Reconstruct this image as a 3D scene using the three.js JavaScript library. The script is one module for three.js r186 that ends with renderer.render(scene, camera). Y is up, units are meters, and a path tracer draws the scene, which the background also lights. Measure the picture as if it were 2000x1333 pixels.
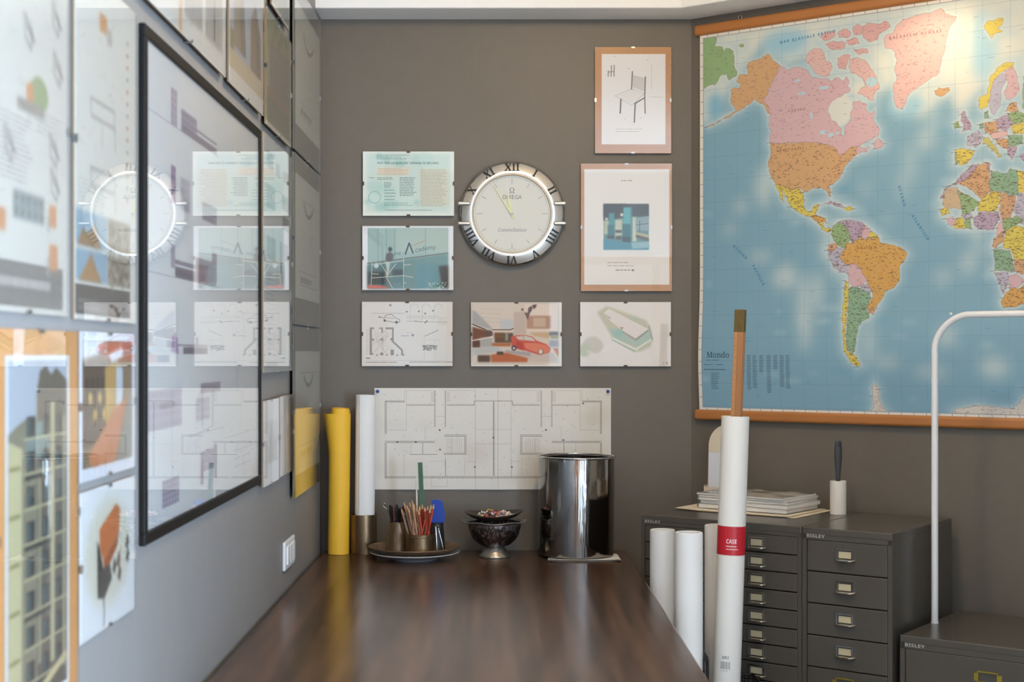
import * as THREE from 'three';
import { mergeGeometries } from 'three/addons/utils/BufferGeometryUtils.js';
import { RoundedBoxGeometry } from 'three/addons/geometries/RoundedBoxGeometry.js';
import { TextGeometry } from 'three/addons/geometries/TextGeometry.js';
import { FontLoader } from 'three/addons/loaders/FontLoader.js';
import { RectAreaLightUniformsLib } from 'three/addons/lights/RectAreaLightUniformsLib.js';

// ---------- camera, sky, daylight, exposure ----------
RectAreaLightUniformsLib.init();
const scene = new THREE.Scene();
const CAM_Y = 1.39;
const camera = new THREE.PerspectiveCamera(THREE.MathUtils.radToDeg(2 * Math.atan(666.5 / 2800)), 2000 / 1333, 0.05, 60);
camera.position.set(0, CAM_Y, 0);
camera.lookAt(0, CAM_Y, -5);
camera.setViewOffset(2000, 1333, 23, -24.5, 2000, 1333);
camera.focus = 4.5;
camera.userData.fStop = 5.6;
const renderer = new THREE.WebGLRenderer({ antialias: true });
renderer.toneMapping = THREE.LinearToneMapping;
renderer.toneMappingExposure = 1.24;
renderer.shadowMap.enabled = true;
scene.background = new THREE.Color().setRGB(0.5, 0.58, 0.7);

const BACK = -4.698, LEFT = -0.586, EAST = 2.45, SOUTH = 1.8, CEIL = 2.8, SOFFIT = 2.49;
const EW = { z0: -0.7, z1: 1.5, y0: 0.3, y1: 1.9 };   // window in the right-hand wall
const SW = { x0: 0.55, x1: 1.9, y0: 0.85, y1: 2.15 };   // window behind the camera
function windowLight(name, w, h, pos, look, rgb, intensity) {
  const l = new THREE.RectAreaLight(new THREE.Color().setRGB(...rgb), intensity, w, h);
  l.name = name; l.position.set(...pos); l.lookAt(...look); scene.add(l);
}
windowLight('east_daylight', EW.z1 - EW.z0, EW.y1 - EW.y0, [EAST + 0.02, (EW.y0 + EW.y1) / 2, (EW.z0 + EW.z1) / 2], [-5, (EW.y0 + EW.y1) / 2 - 0.4, (EW.z0 + EW.z1) / 2], [0.62, 0.88, 1.25], 28);
windowLight('south_daylight', SW.x1 - SW.x0, SW.y1 - SW.y0, [(SW.x0 + SW.x1) / 2, (SW.y0 + SW.y1) / 2, SOUTH + 0.02], [(SW.x0 + SW.x1) / 2, (SW.y0 + SW.y1) / 2, -5], [1, 0.98, 0.97], 0.7);

// ---------- helpers ----------
let seed = 7;
const rnd = () => { seed = (seed + 0x6d2b79f5) | 0; let t = Math.imul(seed ^ (seed >>> 15), 1 | seed); t = (t + Math.imul(t ^ (t >>> 7), 61 | t)) ^ t; return ((t ^ (t >>> 14)) >>> 0) / 4294967296; };
const rr = (a, b) => a + (b - a) * rnd();
const V = (x, y, z) => new THREE.Vector3(x, y, z);
const used = new Map();
function numbered(name) { const n = used.get(name) ?? 0; used.set(name, n + 1); return n ? name + '_' + String(n).padStart(3, '0') : name; }
function tag(o, label, category, group) { o.userData = { label, category }; if (group) o.userData.group = group; return o; }
function thing(name, label, category, [x, y, z] = [0, 0, 0], turn = 0, group) {
  const o = new THREE.Group(); o.name = numbered(name); o.position.set(x, y, z); o.rotation.y = turn; scene.add(o);
  return tag(o, label, category, group);
}
function part(parent, name, geo, mat, label) {
  const m = new THREE.Mesh(geo, mat); m.name = name; m.castShadow = m.receiveShadow = true; parent.add(m);
  if (label) m.userData.label = label;
  return m;
}
function single(name, geo, mat, label, category, group) { const m = part(scene, numbered(name), geo, mat); return tag(m, label, category, group); }
function struct(name, geo, mat) { const m = part(scene, name, geo, mat); m.userData.kind = 'structure'; return m; }
const move = (g, x, y, z) => g.translate(x, y, z);
function box(w, h, d, x = 0, y = 0, z = 0) {   // uv in metres
  const g = new THREE.BoxGeometry(w, h, d), uv = g.attributes.uv, s = [[d, h], [d, h], [w, d], [w, d], [w, h], [w, h]];
  for (let i = 0; i < 24; i++) { const [a, b] = s[i >> 2]; uv.setXY(i, uv.getX(i) * a, uv.getY(i) * b); }
  return g.translate(x, y, z);
}
const rbox = (w, h, d, r, x = 0, y = 0, z = 0, seg = 2) => new RoundedBoxGeometry(w, h, d, seg, r).translate(x, y, z);
const merge = (list) => mergeGeometries(list.map((g) => { const k = g.index ? g.toNonIndexed() : g; for (const n of Object.keys(k.attributes)) if (!['position', 'normal', 'uv'].includes(n)) k.deleteAttribute(n); return k; }));
const lathe = (pts, seg = 48) => new THREE.LatheGeometry(pts.map(([r, y]) => new THREE.Vector2(r, y)), seg);
const tube = (pts, r, seg = 24, rad = 8, closed = false, tension = 0.5) => new THREE.TubeGeometry(new THREE.CatmullRomCurve3(pts.map((p) => V(...p)), closed, 'catmullrom', tension), seg, r, rad, closed);
function bar(a, b, r, seg = 8, r2 = r) {   // a straight rod from a to b
  const A = V(...a), B = V(...b), d = B.clone().sub(A), g = new THREE.CylinderGeometry(r2, r, d.length(), seg);
  g.applyQuaternion(new THREE.Quaternion().setFromUnitVectors(V(0, 1, 0), d.clone().normalize()));
  return g.translate((A.x + B.x) / 2, (A.y + B.y) / 2, (A.z + B.z) / 2);
}
function std(color, roughness = 0.6, more = {}) {
  const { metalness = 0, ...rest } = more;
  return new THREE.MeshPhysicalMaterial({ color, roughness, metalness, ...rest });
}
function canvasTex(w, h, draw) {
  const c = document.createElement('canvas'); c.width = w; c.height = h;
  draw(c.getContext('2d'), w, h);
  const t = new THREE.CanvasTexture(c); t.colorSpace = THREE.SRGBColorSpace; t.anisotropy = 8; return t;
}
// tiling value noise
function noiseGrid(n, cells, s) {
  const old = seed; seed = s; const v = Array.from({ length: cells * cells }, rnd); seed = old;
  const out = new Float32Array(n * n);
  for (let y = 0; y < n; y++) for (let x = 0; x < n; x++) {
    const fx = x / n * cells, fy = y / n * cells, ix = Math.floor(fx), iy = Math.floor(fy); let tx = fx - ix, ty = fy - iy;
    tx = tx * tx * (3 - 2 * tx); ty = ty * ty * (3 - 2 * ty);
    const at = (a, b) => v[(b % cells) * cells + (a % cells)];
    out[y * n + x] = (at(ix, iy) * (1 - tx) + at(ix + 1, iy) * tx) * (1 - ty) + (at(ix, iy + 1) * (1 - tx) + at(ix + 1, iy + 1) * tx) * ty;
  }
  return out;
}
function fbm(n, cells, s, oct = 4) {
  const out = new Float32Array(n * n); let amp = 1, sum = 0;
  for (let o = 0; o < oct; o++) { const g = noiseGrid(n, cells << o, s + o * 17); for (let i = 0; i < out.length; i++) out[i] += g[i] * amp; sum += amp; amp *= 0.5; }
  for (let i = 0; i < out.length; i++) out[i] /= sum;
  return out;
}
function dataTex(n, m, f, srgb = true) {
  const d = new Uint8Array(n * m * 4);
  for (let y = 0; y < m; y++) for (let x = 0; x < n; x++) { const [r, g, b] = f(x, y); d.set([r, g, b, 255], (y * n + x) * 4); }
  const t = new THREE.DataTexture(d, n, m); t.wrapS = t.wrapT = THREE.RepeatWrapping; t.magFilter = THREE.LinearFilter; t.needsUpdate = true;
  if (srgb) t.colorSpace = THREE.SRGBColorSpace;
  return t;
}
const N256 = fbm(256, 4, 11, 5), F256 = fbm(256, 32, 5, 3);
const grain = (amp, lo = 128) => dataTex(256, 256, (x, y) => { const k = lo + amp * (0.5 * N256[y * 256 + x] + 0.5 * F256[y * 256 + x] - 0.5) * 2; return [k, k, k]; }, false);
const withRepeat = (t, x, y = x) => { const c = t.clone(); c.repeat.set(x, y); return c; };
const grainTex = grain(110);
const tint = (r, g, b, amp) => dataTex(256, 256, (x, y) => { const k = 1 + amp * (0.65 * N256[y * 256 + x] + 0.35 * F256[y * 256 + x] - 0.5) * 2; return [r * k, g * k, b * k].map((q) => Math.min(255, q)); });

// ---------- materials ----------
const M = {};
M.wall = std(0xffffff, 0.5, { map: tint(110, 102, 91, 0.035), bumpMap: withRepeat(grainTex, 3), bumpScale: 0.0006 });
M.wallLeftLit = std(0xffffff, 0.5, { map: tint(134, 130, 125, 0.03), bumpMap: withRepeat(grainTex, 3), bumpScale: 0.0006 });  // wall paint made lighter and cooler, window light put into its colour
M.white = std(0xffffff, 0.8, { map: tint(232, 228, 222, 0.02), bumpMap: withRepeat(grainTex, 2), bumpScale: 0.0005 });
M.glass = std(0xffffff, 0.01, { transmission: 1, thickness: 0, ior: 1.5 });
M.matteGlass = std(0xffffff, 0.22, { transmission: 1, thickness: 0, ior: 1.45 });
M.mdf = std(0x8d7458, 0.85, { bumpMap: withRepeat(grainTex, 20), bumpScale: 0.0002 });
M.dark = std(0x1c1714, 0.85);
M.clip = std(0xa8a6a2, 0.28, { metalness: 1 });
M.clipBrown = std(0x5d4a3c, 0.45, { metalness: 0.6 });
M.paper = std(0xffffff, 0.85, { map: tint(238, 235, 230, 0.012) });
M.kraft = std(0xffffff, 0.8, { map: tint(193, 138, 80, 0.05) });
M.chrome = std(0xd4d2ce, 0.12, { metalness: 1 });
M.steel = std(0xb8b6b3, 0.14, { metalness: 1 });
M.brass = std(0xffffff, 0.38, { metalness: 0.9, map: tint(132, 108, 80, 0.25), bumpMap: withRepeat(grainTex, 4), bumpScale: 0.0004 });
M.cabinet = std(0xffffff, 0.27, { map: tint(84, 79, 72, 0.02) });
M.frameBlack = std(0x17130f, 0.55, { specularIntensity: 0.45 });
M.whiteEnamel = std(0xe9e9ea, 0.25);

// ---------- the room ----------
const TH = THREE.MathUtils.degToRad(37), CT = Math.cos(TH), ST = Math.sin(TH);
const CORNER = V(0.626, 0, BACK);
const wallPoint = (t, d, y) => V(CORNER.x + CT * t - ST * d, y, CORNER.z + ST * t + CT * d);   // along the angled wall, out from it, up
const WLEN = (EAST - CORNER.x) / CT;
const woodFloor = std(0xffffff, 0.4, { map: tint(196, 176, 150, 0.1) });
struct('added_wall_stub', box(0.75, CEIL, 0.2, EAST - 0.375, CEIL / 2, -1.05), M.wall);  // added unseen wall return, keeps cool window light off the back wall
struct('floor', box(EAST - LEFT + 0.6, 0.1, SOUTH - BACK + 0.6, (EAST + LEFT) / 2, -0.05, (SOUTH + BACK) / 2), woodFloor);
struct('ceiling', box(EAST - LEFT + 0.6, 0.1, SOUTH - BACK + 0.6, (EAST + LEFT) / 2, CEIL + 0.05, (SOUTH + BACK) / 2), M.white);
struct('wall_left', box(0.15, CEIL, SOUTH - BACK + 0.3, LEFT - 0.075, CEIL / 2, (SOUTH + BACK) / 2), M.wallLeftLit);
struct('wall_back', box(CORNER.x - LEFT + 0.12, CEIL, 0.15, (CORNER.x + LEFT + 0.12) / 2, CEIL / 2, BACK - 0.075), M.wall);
{
  const g = box(WLEN + 0.15, CEIL, 0.15, WLEN / 2 + 0.075, CEIL / 2, -0.075).rotateY(-TH).translate(CORNER.x, 0, CORNER.z);
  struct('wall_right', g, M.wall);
}
const MIDW = tint(205, 200, 192, 0.03), roomWhite = std(0xffffff, 0.8, { map: MIDW });
{ // wall with the daylight window, to the right and out of view
  const z0 = -3.6, z1 = SOUTH + 0.15, x = EAST + 0.075, L = (a, b) => b - a;
  struct('wall_east', merge([
    box(0.15, EW.y0, L(z0, z1), x, EW.y0 / 2, (z0 + z1) / 2), box(0.15, CEIL - EW.y1, L(z0, z1), x, (CEIL + EW.y1) / 2, (z0 + z1) / 2),
    box(0.15, L(EW.y0, EW.y1), L(z0, EW.z0), x, (EW.y0 + EW.y1) / 2, (z0 + EW.z0) / 2), box(0.15, L(EW.y0, EW.y1), L(EW.z1, z1), x, (EW.y0 + EW.y1) / 2, (z1 + EW.z1) / 2)]), roomWhite);
  const x0 = LEFT - 0.15, x1 = EAST + 0.15, zs = SOUTH + 0.075;
  struct('wall_south', merge([
    box(L(x0, x1), SW.y0, 0.15, (x0 + x1) / 2, SW.y0 / 2, zs), box(L(x0, x1), CEIL - SW.y1, 0.15, (x0 + x1) / 2, (CEIL + SW.y1) / 2, zs),
    box(L(x0, SW.x0), L(SW.y0, SW.y1), 0.15, (x0 + SW.x0) / 2, (SW.y0 + SW.y1) / 2, zs), box(L(SW.x1, x1), L(SW.y0, SW.y1), 0.15, (x1 + SW.x1) / 2, (SW.y0 + SW.y1) / 2, zs)]), roomWhite);
}
function windowUnit(name, w, h, pos, turn) {
  const g = new THREE.Group(); g.name = name; g.userData.kind = 'structure'; g.position.set(...pos); g.rotation.y = turn; scene.add(g);
  part(g, 'window_frame', merge([box(w, 0.06, 0.06, 0, h - 0.03, 0), box(w, 0.06, 0.06, 0, 0.03, 0), box(0.06, h - 0.12, 0.06, -w / 2 + 0.03, h / 2, 0), box(0.06, h - 0.12, 0.06, w / 2 - 0.03, h / 2, 0), box(0.06, h - 0.12, 0.06, 0, h / 2, 0)]), std(0x6b5240, 0.5));
  for (const s of [-1, 1]) part(g, 'pane', box(w / 2 - 0.09, h - 0.12, 0.006, s * (w / 4 - 0.015), h / 2, 0), M.glass);
}
windowUnit('window_1', EW.z1 - EW.z0, EW.y1 - EW.y0, [EAST + 0.1, EW.y0, (EW.z0 + EW.z1) / 2], -Math.PI / 2);
windowUnit('window_2', SW.x1 - SW.x0, SW.y1 - SW.y0, [(SW.x0 + SW.x1) / 2, SW.y0, SOUTH + 0.1], Math.PI);
{
  const d = new THREE.Group(); d.name = 'door_1'; d.userData.kind = 'structure'; d.position.set(-0.02, 0, SOUTH - 0.03); d.rotation.y = Math.PI; scene.add(d);
  const wood = std(0xffffff, 0.45, { map: tint(176, 112, 66, 0.12) });
  part(d, 'door_leaf', rbox(0.8, 2.05, 0.04, 0.005, 0, 1.025, 0), wood);
  for (const y of [0.55, 1.45]) part(d, 'door_panel', rbox(0.56, 0.72, 0.015, 0.006, 0, y, 0.022), wood);
  part(d, 'door_handle', merge([bar([-0.33, 1.0, 0.02], [-0.33, 1.0, 0.06], 0.009), bar([-0.33, 1.0, 0.06], [-0.22, 1.0, 0.06], 0.009)]), M.chrome);
}
{ // dropped soffit along the back wall and the angled wall
  const W = 0.15, D = wallPoint(WLEN + 0.1, 0, 0), E1 = wallPoint(WLEN + 0.1, W, 0), k = Math.tan(TH / 2) * W;
  const sh = new THREE.Shape([[LEFT, -BACK], [LEFT, -BACK - W], [CORNER.x - k, -BACK - W], [E1.x, -E1.z], [D.x, -D.z], [CORNER.x, -BACK]].map(([x, y]) => new THREE.Vector2(x, y)));
  const g = new THREE.ExtrudeGeometry(sh, { depth: CEIL - SOFFIT, bevelEnabled: true, bevelSize: 0.004, bevelThickness: 0.004, bevelSegments: 2 });
  g.rotateX(-Math.PI / 2).translate(0, SOFFIT, 0);
  struct('trim_1', g, std(0xfaf8f5, 0.85));
}
{ // spot lamp hanging in front of the soffit above the map, out of view
  const p = wallPoint(0.82, 0.23, 0), y = 2.5, q = wallPoint(0.85, 0.02, 1.95);
  const g = thing('spot_lamp', 'small metal spot lamp hanging from the ceiling above the world map', 'lamp', [p.x, y, p.z]);
  part(g, 'stem', bar([0, 0.03, 0], [0, CEIL - y, 0], 0.006), M.chrome);
  const aim = V(q.x - p.x, q.y - y, q.z - p.z).normalize(), turn = new THREE.Quaternion().setFromUnitVectors(V(0, -1, 0), aim);
  part(g, 'shade', lathe([[0.001, 0.06], [0.024, 0.06], [0.03, 0.05], [0.036, 0], [0.034, 0], [0.026, 0.05], [0.001, 0.055]], 32).applyQuaternion(turn), M.chrome);
  part(g, 'bulb', new THREE.SphereGeometry(0.02, 20, 14).translate(0, 0.012, 0).applyQuaternion(turn), std(0xfff2dc, 0.4, { emissive: new THREE.Color().setRGB(1, 0.75, 0.45), emissiveIntensity: 8 }));
  const s = new THREE.SpotLight(new THREE.Color().setRGB(1, 0.74, 0.46), 0.33, 0, 1.0, 1, 2);
  s.name = 'spot_lamp_light'; s.position.set(p.x, y, p.z).addScaledVector(aim, 0.03); s.target.position.copy(q); s.castShadow = true; s.shadow.radius = 1.2; scene.add(s, s.target);
}
for (const [x, z] of [[0.28, -3.0], [1.3, -0.4]]) { // warm fill lamps added on the ceiling to light the room, unseen
  const g = thing('fill_lamp', z < -1 ? 'added round fill lamp on the ceiling over the dark table' : 'added round fill lamp on the ceiling near the side window', 'lamp', [x, CEIL, z]);
  part(g, 'base', lathe([[0.001, -0.001], [0.16, -0.001], [0.16, -0.02], [0.15, -0.025], [0.001, -0.025]]), M.whiteEnamel);
  part(g, 'diffuser', lathe([[0.15, -0.026], [0.145, -0.05], [0.11, -0.07], [0.001, -0.078]]), std(0xffffff, 0.5, { emissive: new THREE.Color().setRGB(1, 0.8, 0.58), emissiveIntensity: 1.5 }));
  const l = new THREE.PointLight(new THREE.Color().setRGB(1, 0.75, 0.44), z < -1 ? 2.4 : 0.3); l.name = 'fill_lamp_light'; l.position.set(x, CEIL - 0.13, z); l.castShadow = true; l.shadow.radius = 5; scene.add(l);
}

// ---------- what is printed on the sheets ----------
// sheet(x0, y0, x1, y1, px, draw): a canvas whose drawing coordinates run over the given rectangle
function sheet(x0, y0, x1, y1, px, bg, draw) {
  const k = px / (x1 - x0), w = px, h = Math.round((y1 - y0) * k);
  return canvasTex(w, h, (c) => { c.fillStyle = bg; c.fillRect(0, 0, w, h); c.setTransform(k, 0, 0, k, -x0 * k, -y0 * k); c.lineJoin = c.lineCap = 'round'; draw(c); });
}
const poly = (c, col, pts) => { c.fillStyle = col; c.beginPath(); pts.forEach(([x, y], i) => (i ? c.lineTo(x, y) : c.moveTo(x, y))); c.closePath(); c.fill(); };
const line = (c, col, w, ...pts) => { c.strokeStyle = col; c.lineWidth = w; c.beginPath(); pts.forEach(([x, y], i) => (i ? c.lineTo(x, y) : c.moveTo(x, y))); c.stroke(); };
const rect = (c, col, x0, y0, x1, y1) => { c.fillStyle = col; c.fillRect(x0, y0, x1 - x0, y1 - y0); };
const frameRect = (c, col, w, x0, y0, x1, y1) => { c.strokeStyle = col; c.lineWidth = w; c.strokeRect(x0, y0, x1 - x0, y1 - y0); };
const disc = (c, col, x, y, r, ry = r) => { c.fillStyle = col; c.beginPath(); c.ellipse(x, y, r, ry, 0, 0, 7); c.fill(); };
const write = (c, col, font, text, x, y, align = 'left') => { c.fillStyle = col; c.font = font; c.textAlign = align; c.fillText(text, x, y); };
function soft(c, px, f) { c.save(); c.filter = `blur(${px}px)`; f(); c.restore(); }
function lines(c, col, x0, x1, y0, y1, step, th = 8) { for (let y = y0; y < y1; y += step) { let x = x0; const end = x1 - rr(0, 0.25) * (x1 - x0); while (x < end) { const w = rr(15, 60); rect(c, col, x, y, Math.min(end, x + w), y + th); x += w + rr(6, 12); } } }
function speckle(c, cols, n, x0, y0, x1, y1, s0, s1) { for (let i = 0; i < n; i++) { const x = rr(x0, x1), y = rr(y0, y1); rect(c, cols[i % cols.length], x, y, x + rr(s0, s1), y + rr(s0, s1)); } }

const T = {};
T.certificate = sheet(185, 110, 1875, 1305, 760, '#e8ebde', (c) => {
  soft(c, 14, () => {
    rect(c, 'rgba(170,205,194,0.4)', 250, 150, 1800, 1230);
    for (const [x, y, r, a] of [[480, 190, 70, 0.7], [860, 330, 110, 0.55], [600, 260, 90, 0.5], [270, 1040, 60, 0.6], [520, 1140, 120, 0.55], [1190, 1060, 60, 0.75], [700, 1090, 150, 0.4], [420, 760, 170, 0.25], [1300, 250, 200, 0.2], [600, 850, 200, 0.2]]) disc(c, `rgba(125,185,172,${a * 0.75})`, x, y, r, r * 0.7);
    rect(c, 'rgba(222,216,192,0.9)', 1235, 430, 1765, 1130); rect(c, 'rgba(228,212,184,0.9)', 450, 410, 1050, 540);
  });
  c.strokeStyle = 'rgba(100,170,160,0.6)'; c.lineWidth = 14; c.beginPath(); c.arc(400, 960, 110, 0, 7); c.stroke();
  write(c, '#4c6d68', 'bold 56px sans-serif', "PGT: PER LA QUALITA' URBANA DI MILANO", 450, 343);
  lines(c, 'rgba(60,110,105,0.6)', 440, 1040, 170, 260, 34, 12);
  lines(c, 'rgba(190,130,90,0.55)', 455, 1040, 425, 545, 28, 9);
  lines(c, 'rgba(70,85,80,0.6)', 300, 420, 590, 620, 30, 14); lines(c, 'rgba(90,95,50,0.6)', 450, 760, 590, 640, 28, 14);
  lines(c, 'rgba(70,85,80,0.6)', 580, 730, 680, 790, 28, 12); lines(c, 'rgba(70,85,80,0.7)', 865, 1180, 590, 950, 30, 13);
  lines(c, 'rgba(70,85,80,0.6)', 580, 800, 820, 1000, 58, 13); lines(c, 'rgba(70,110,105,0.6)', 580, 1150, 1060, 1110, 24, 9);
  lines(c, 'rgba(95,90,75,0.5)', 1250, 1760, 440, 1120, 27, 8); line(c, 'rgba(60,70,65,0.6)', 9, [600, 1200], [1460, 1200]);
});
T.academy = sheet(160, 105, 1735, 1215, 700, '#ecebe9', (c) => {
  const g = '#a4bdb4'; rect(c, g, 250, 140, 1645, 1185);
  soft(c, 8, () => { rect(c, '#b2c4b8', 740, 140, 1645, 560); poly(c, '#739592', [[250, 760], [1645, 580], [1645, 1185], [250, 1185]]); rect(c, '#66959a', 1080, 760, 1480, 1185); rect(c, '#70908a', 890, 700, 1080, 1185); poly(c, '#5d7f80', [[250, 790], [880, 720], [880, 1185], [250, 1185]]); rect(c, '#2f4c50', 260, 900, 560, 1120); rect(c, '#3c4848', 680, 860, 870, 960); poly(c, '#4a4c4a', [[1480, 800], [1645, 780], [1645, 1185], [1540, 1185]]); });
  for (const x of [430, 575, 720, 1255]) line(c, '#7f9a93', 9, [x, 140], [x, x > 1000 ? 600 : 720]);
  line(c, '#6f6a55', 16, [250, 752], [1645, 572]);
  soft(c, 5, () => { disc(c, '#34403c', 640, 510, 34, 40); poly(c, '#544d4b', [[575, 590], [640, 550], [700, 600], [690, 690], [640, 725], [560, 700]]); poly(c, '#c5cabb', [[560, 725], [640, 730], [625, 880], [590, 985], [560, 975], [580, 860]]); poly(c, '#d8726a', [[255, 1125], [480, 1135], [600, 1165], [610, 1185], [255, 1185]]); disc(c, '#d6dedc', 400, 790, 42, 45); });
  line(c, '#3c5350', 26, [905, 590], [970, 400], [1035, 570]); line(c, '#b59a6a', 12, [1000, 460], [1260, 350]);
  c.save(); c.translate(1070, 560); c.rotate(-0.16); write(c, '#4a5f5b', 'italic 104px sans-serif', 'cademy', 0, 0); c.restore();
  c.save(); c.translate(700, 612); c.rotate(-0.1); write(c, '#4a5f5b', 'italic 76px sans-serif', 'tive', 0, 0); c.restore();
  for (const p of [[[330, 740], [310, 1120]], [[875, 660], [870, 1185]], [[320, 780], [880, 705]], [[320, 1005], [880, 965]], [[320, 930], [440, 940]], [[880, 780], [1000, 770]], [[880, 965], [1040, 995]], [[880, 1090], [920, 1090]], [[480, 760], [600, 960]], [[740, 760], [590, 960]], [[580, 1000], [680, 1180]]]) line(c, '#cfd2c2', 11, ...p);
  for (let i = 0; i < 5; i++) line(c, '#8da29d', 8, [700 + i * 32, 1090], [700 + i * 32, 1185]);
  speckle(c, ['#b9cfbf', '#86a99b', '#394a44', '#d4ddd0'], 70, 1280, 1060, 1640, 1180, 8, 26);
});
T.surveyPlan = sheet(165, 90, 1790, 1245, 700, '#e6e0d7', (c) => {
  const k = '#9b978f', f = '#c0b9b0';
  for (const [x0, y0, x1, y1] of [[305, 550, 345, 1040], [305, 550, 385, 580], [590, 550, 735, 585], [705, 550, 735, 820], [470, 555, 540, 575], [515, 560, 540, 645], [345, 750, 385, 790], [305, 1015, 370, 1045]]) rect(c, k, x0, y0, x1, y1);
  line(c, k, 34, [715, 800], [790, 870], [885, 960], [885, 1035], [910, 1045]);
  for (const [x, y] of [[520, 768], [520, 1030], [705, 765]]) poly(c, k, [[x - 42, y], [x, y - 36], [x + 42, y], [x, y + 30]]);
  rect(c, k, 680, 950, 740, 1050);
  for (const [x, y] of [[435, 1050], [610, 1045], [800, 1050]]) disc(c, k, x, y, 16);
  for (let i = 0; i < 26; i++) line(c, f, 4, [rr(350, 700), rr(600, 1020)], [rr(350, 700), rr(600, 1020)]);
  for (let y = 600; y < 1040; y += 42) line(c, '#9aa39d', 6, [240, y], [290, y]);
  line(c, '#75726c', 9, [560, 400], [590, 330], [700, 315], [760, 375], [840, 410], [845, 450], [780, 465], [560, 425], [560, 400]); line(c, '#85827b', 7, [590, 370], [740, 390]); disc(c, '#6a6761', 575, 428, 22); disc(c, '#6a6761', 785, 458, 25); line(c, '#77746d', 9, [460, 365], [550, 375]); disc(c, k, 482, 362, 18);
  disc(c, '#aaa69c', 675, 150, 26);
  for (let i = 0; i < 3; i++) { c.strokeStyle = f; c.lineWidth = 8; c.beginPath(); c.arc(1100 + i * 215, 200, 72, Math.PI, 0); c.stroke(); line(c, f, 5, [1030 + i * 215, 200], [1030 + i * 215, 440]); }
  for (const [x, y] of [[970, 268], [1185, 262], [1300, 300], [1440, 250], [1330, 440], [1300, 460]]) disc(c, '#827e77', x, y, 16);
  line(c, '#9a958c', 6, [340, 295], [930, 295]); line(c, '#9a958c', 6, [960, 440], [1690, 460]); line(c, '#8a867f', 10, [1105, 435], [1240, 450]); lines(c, f, 960, 1580, 340, 390, 22, 6); lines(c, f, 1520, 1700, 370, 520, 26, 5);
  line(c, '#8d8883', 8, [870, 705], [1010, 703]); disc(c, '#a49aa0', 1075, 690, 24); lines(c, 'rgba(160,120,120,0.5)', 960, 1100, 640, 665, 30, 8);
  for (let i = 0; i < 6; i++) disc(c, '#9b96a0', 1310 + i * 40, 700 - i * 18, 13);
  line(c, f, 5, [1285, 720], [1285, 1120]); line(c, f, 5, [1470, 760], [1470, 1110]); line(c, f, 5, [1330, 775], [1560, 775]); speckle(c, ['#6e6a64', '#85817a', '#9a958d'], 60, 1250, 865, 1500, 940, 8, 30); rect(c, '#8b877f', 1340, 950, 1410, 968);
  rect(c, '#7c7871', 240, 1096, 315, 1114); line(c, f, 5, [240, 1145], [1700, 1145]); lines(c, '#8e8a83', 240, 860, 1172, 1195, 30, 13); lines(c, '#8e8a83', 1020, 1880, 1168, 1192, 30, 13);
});
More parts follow.
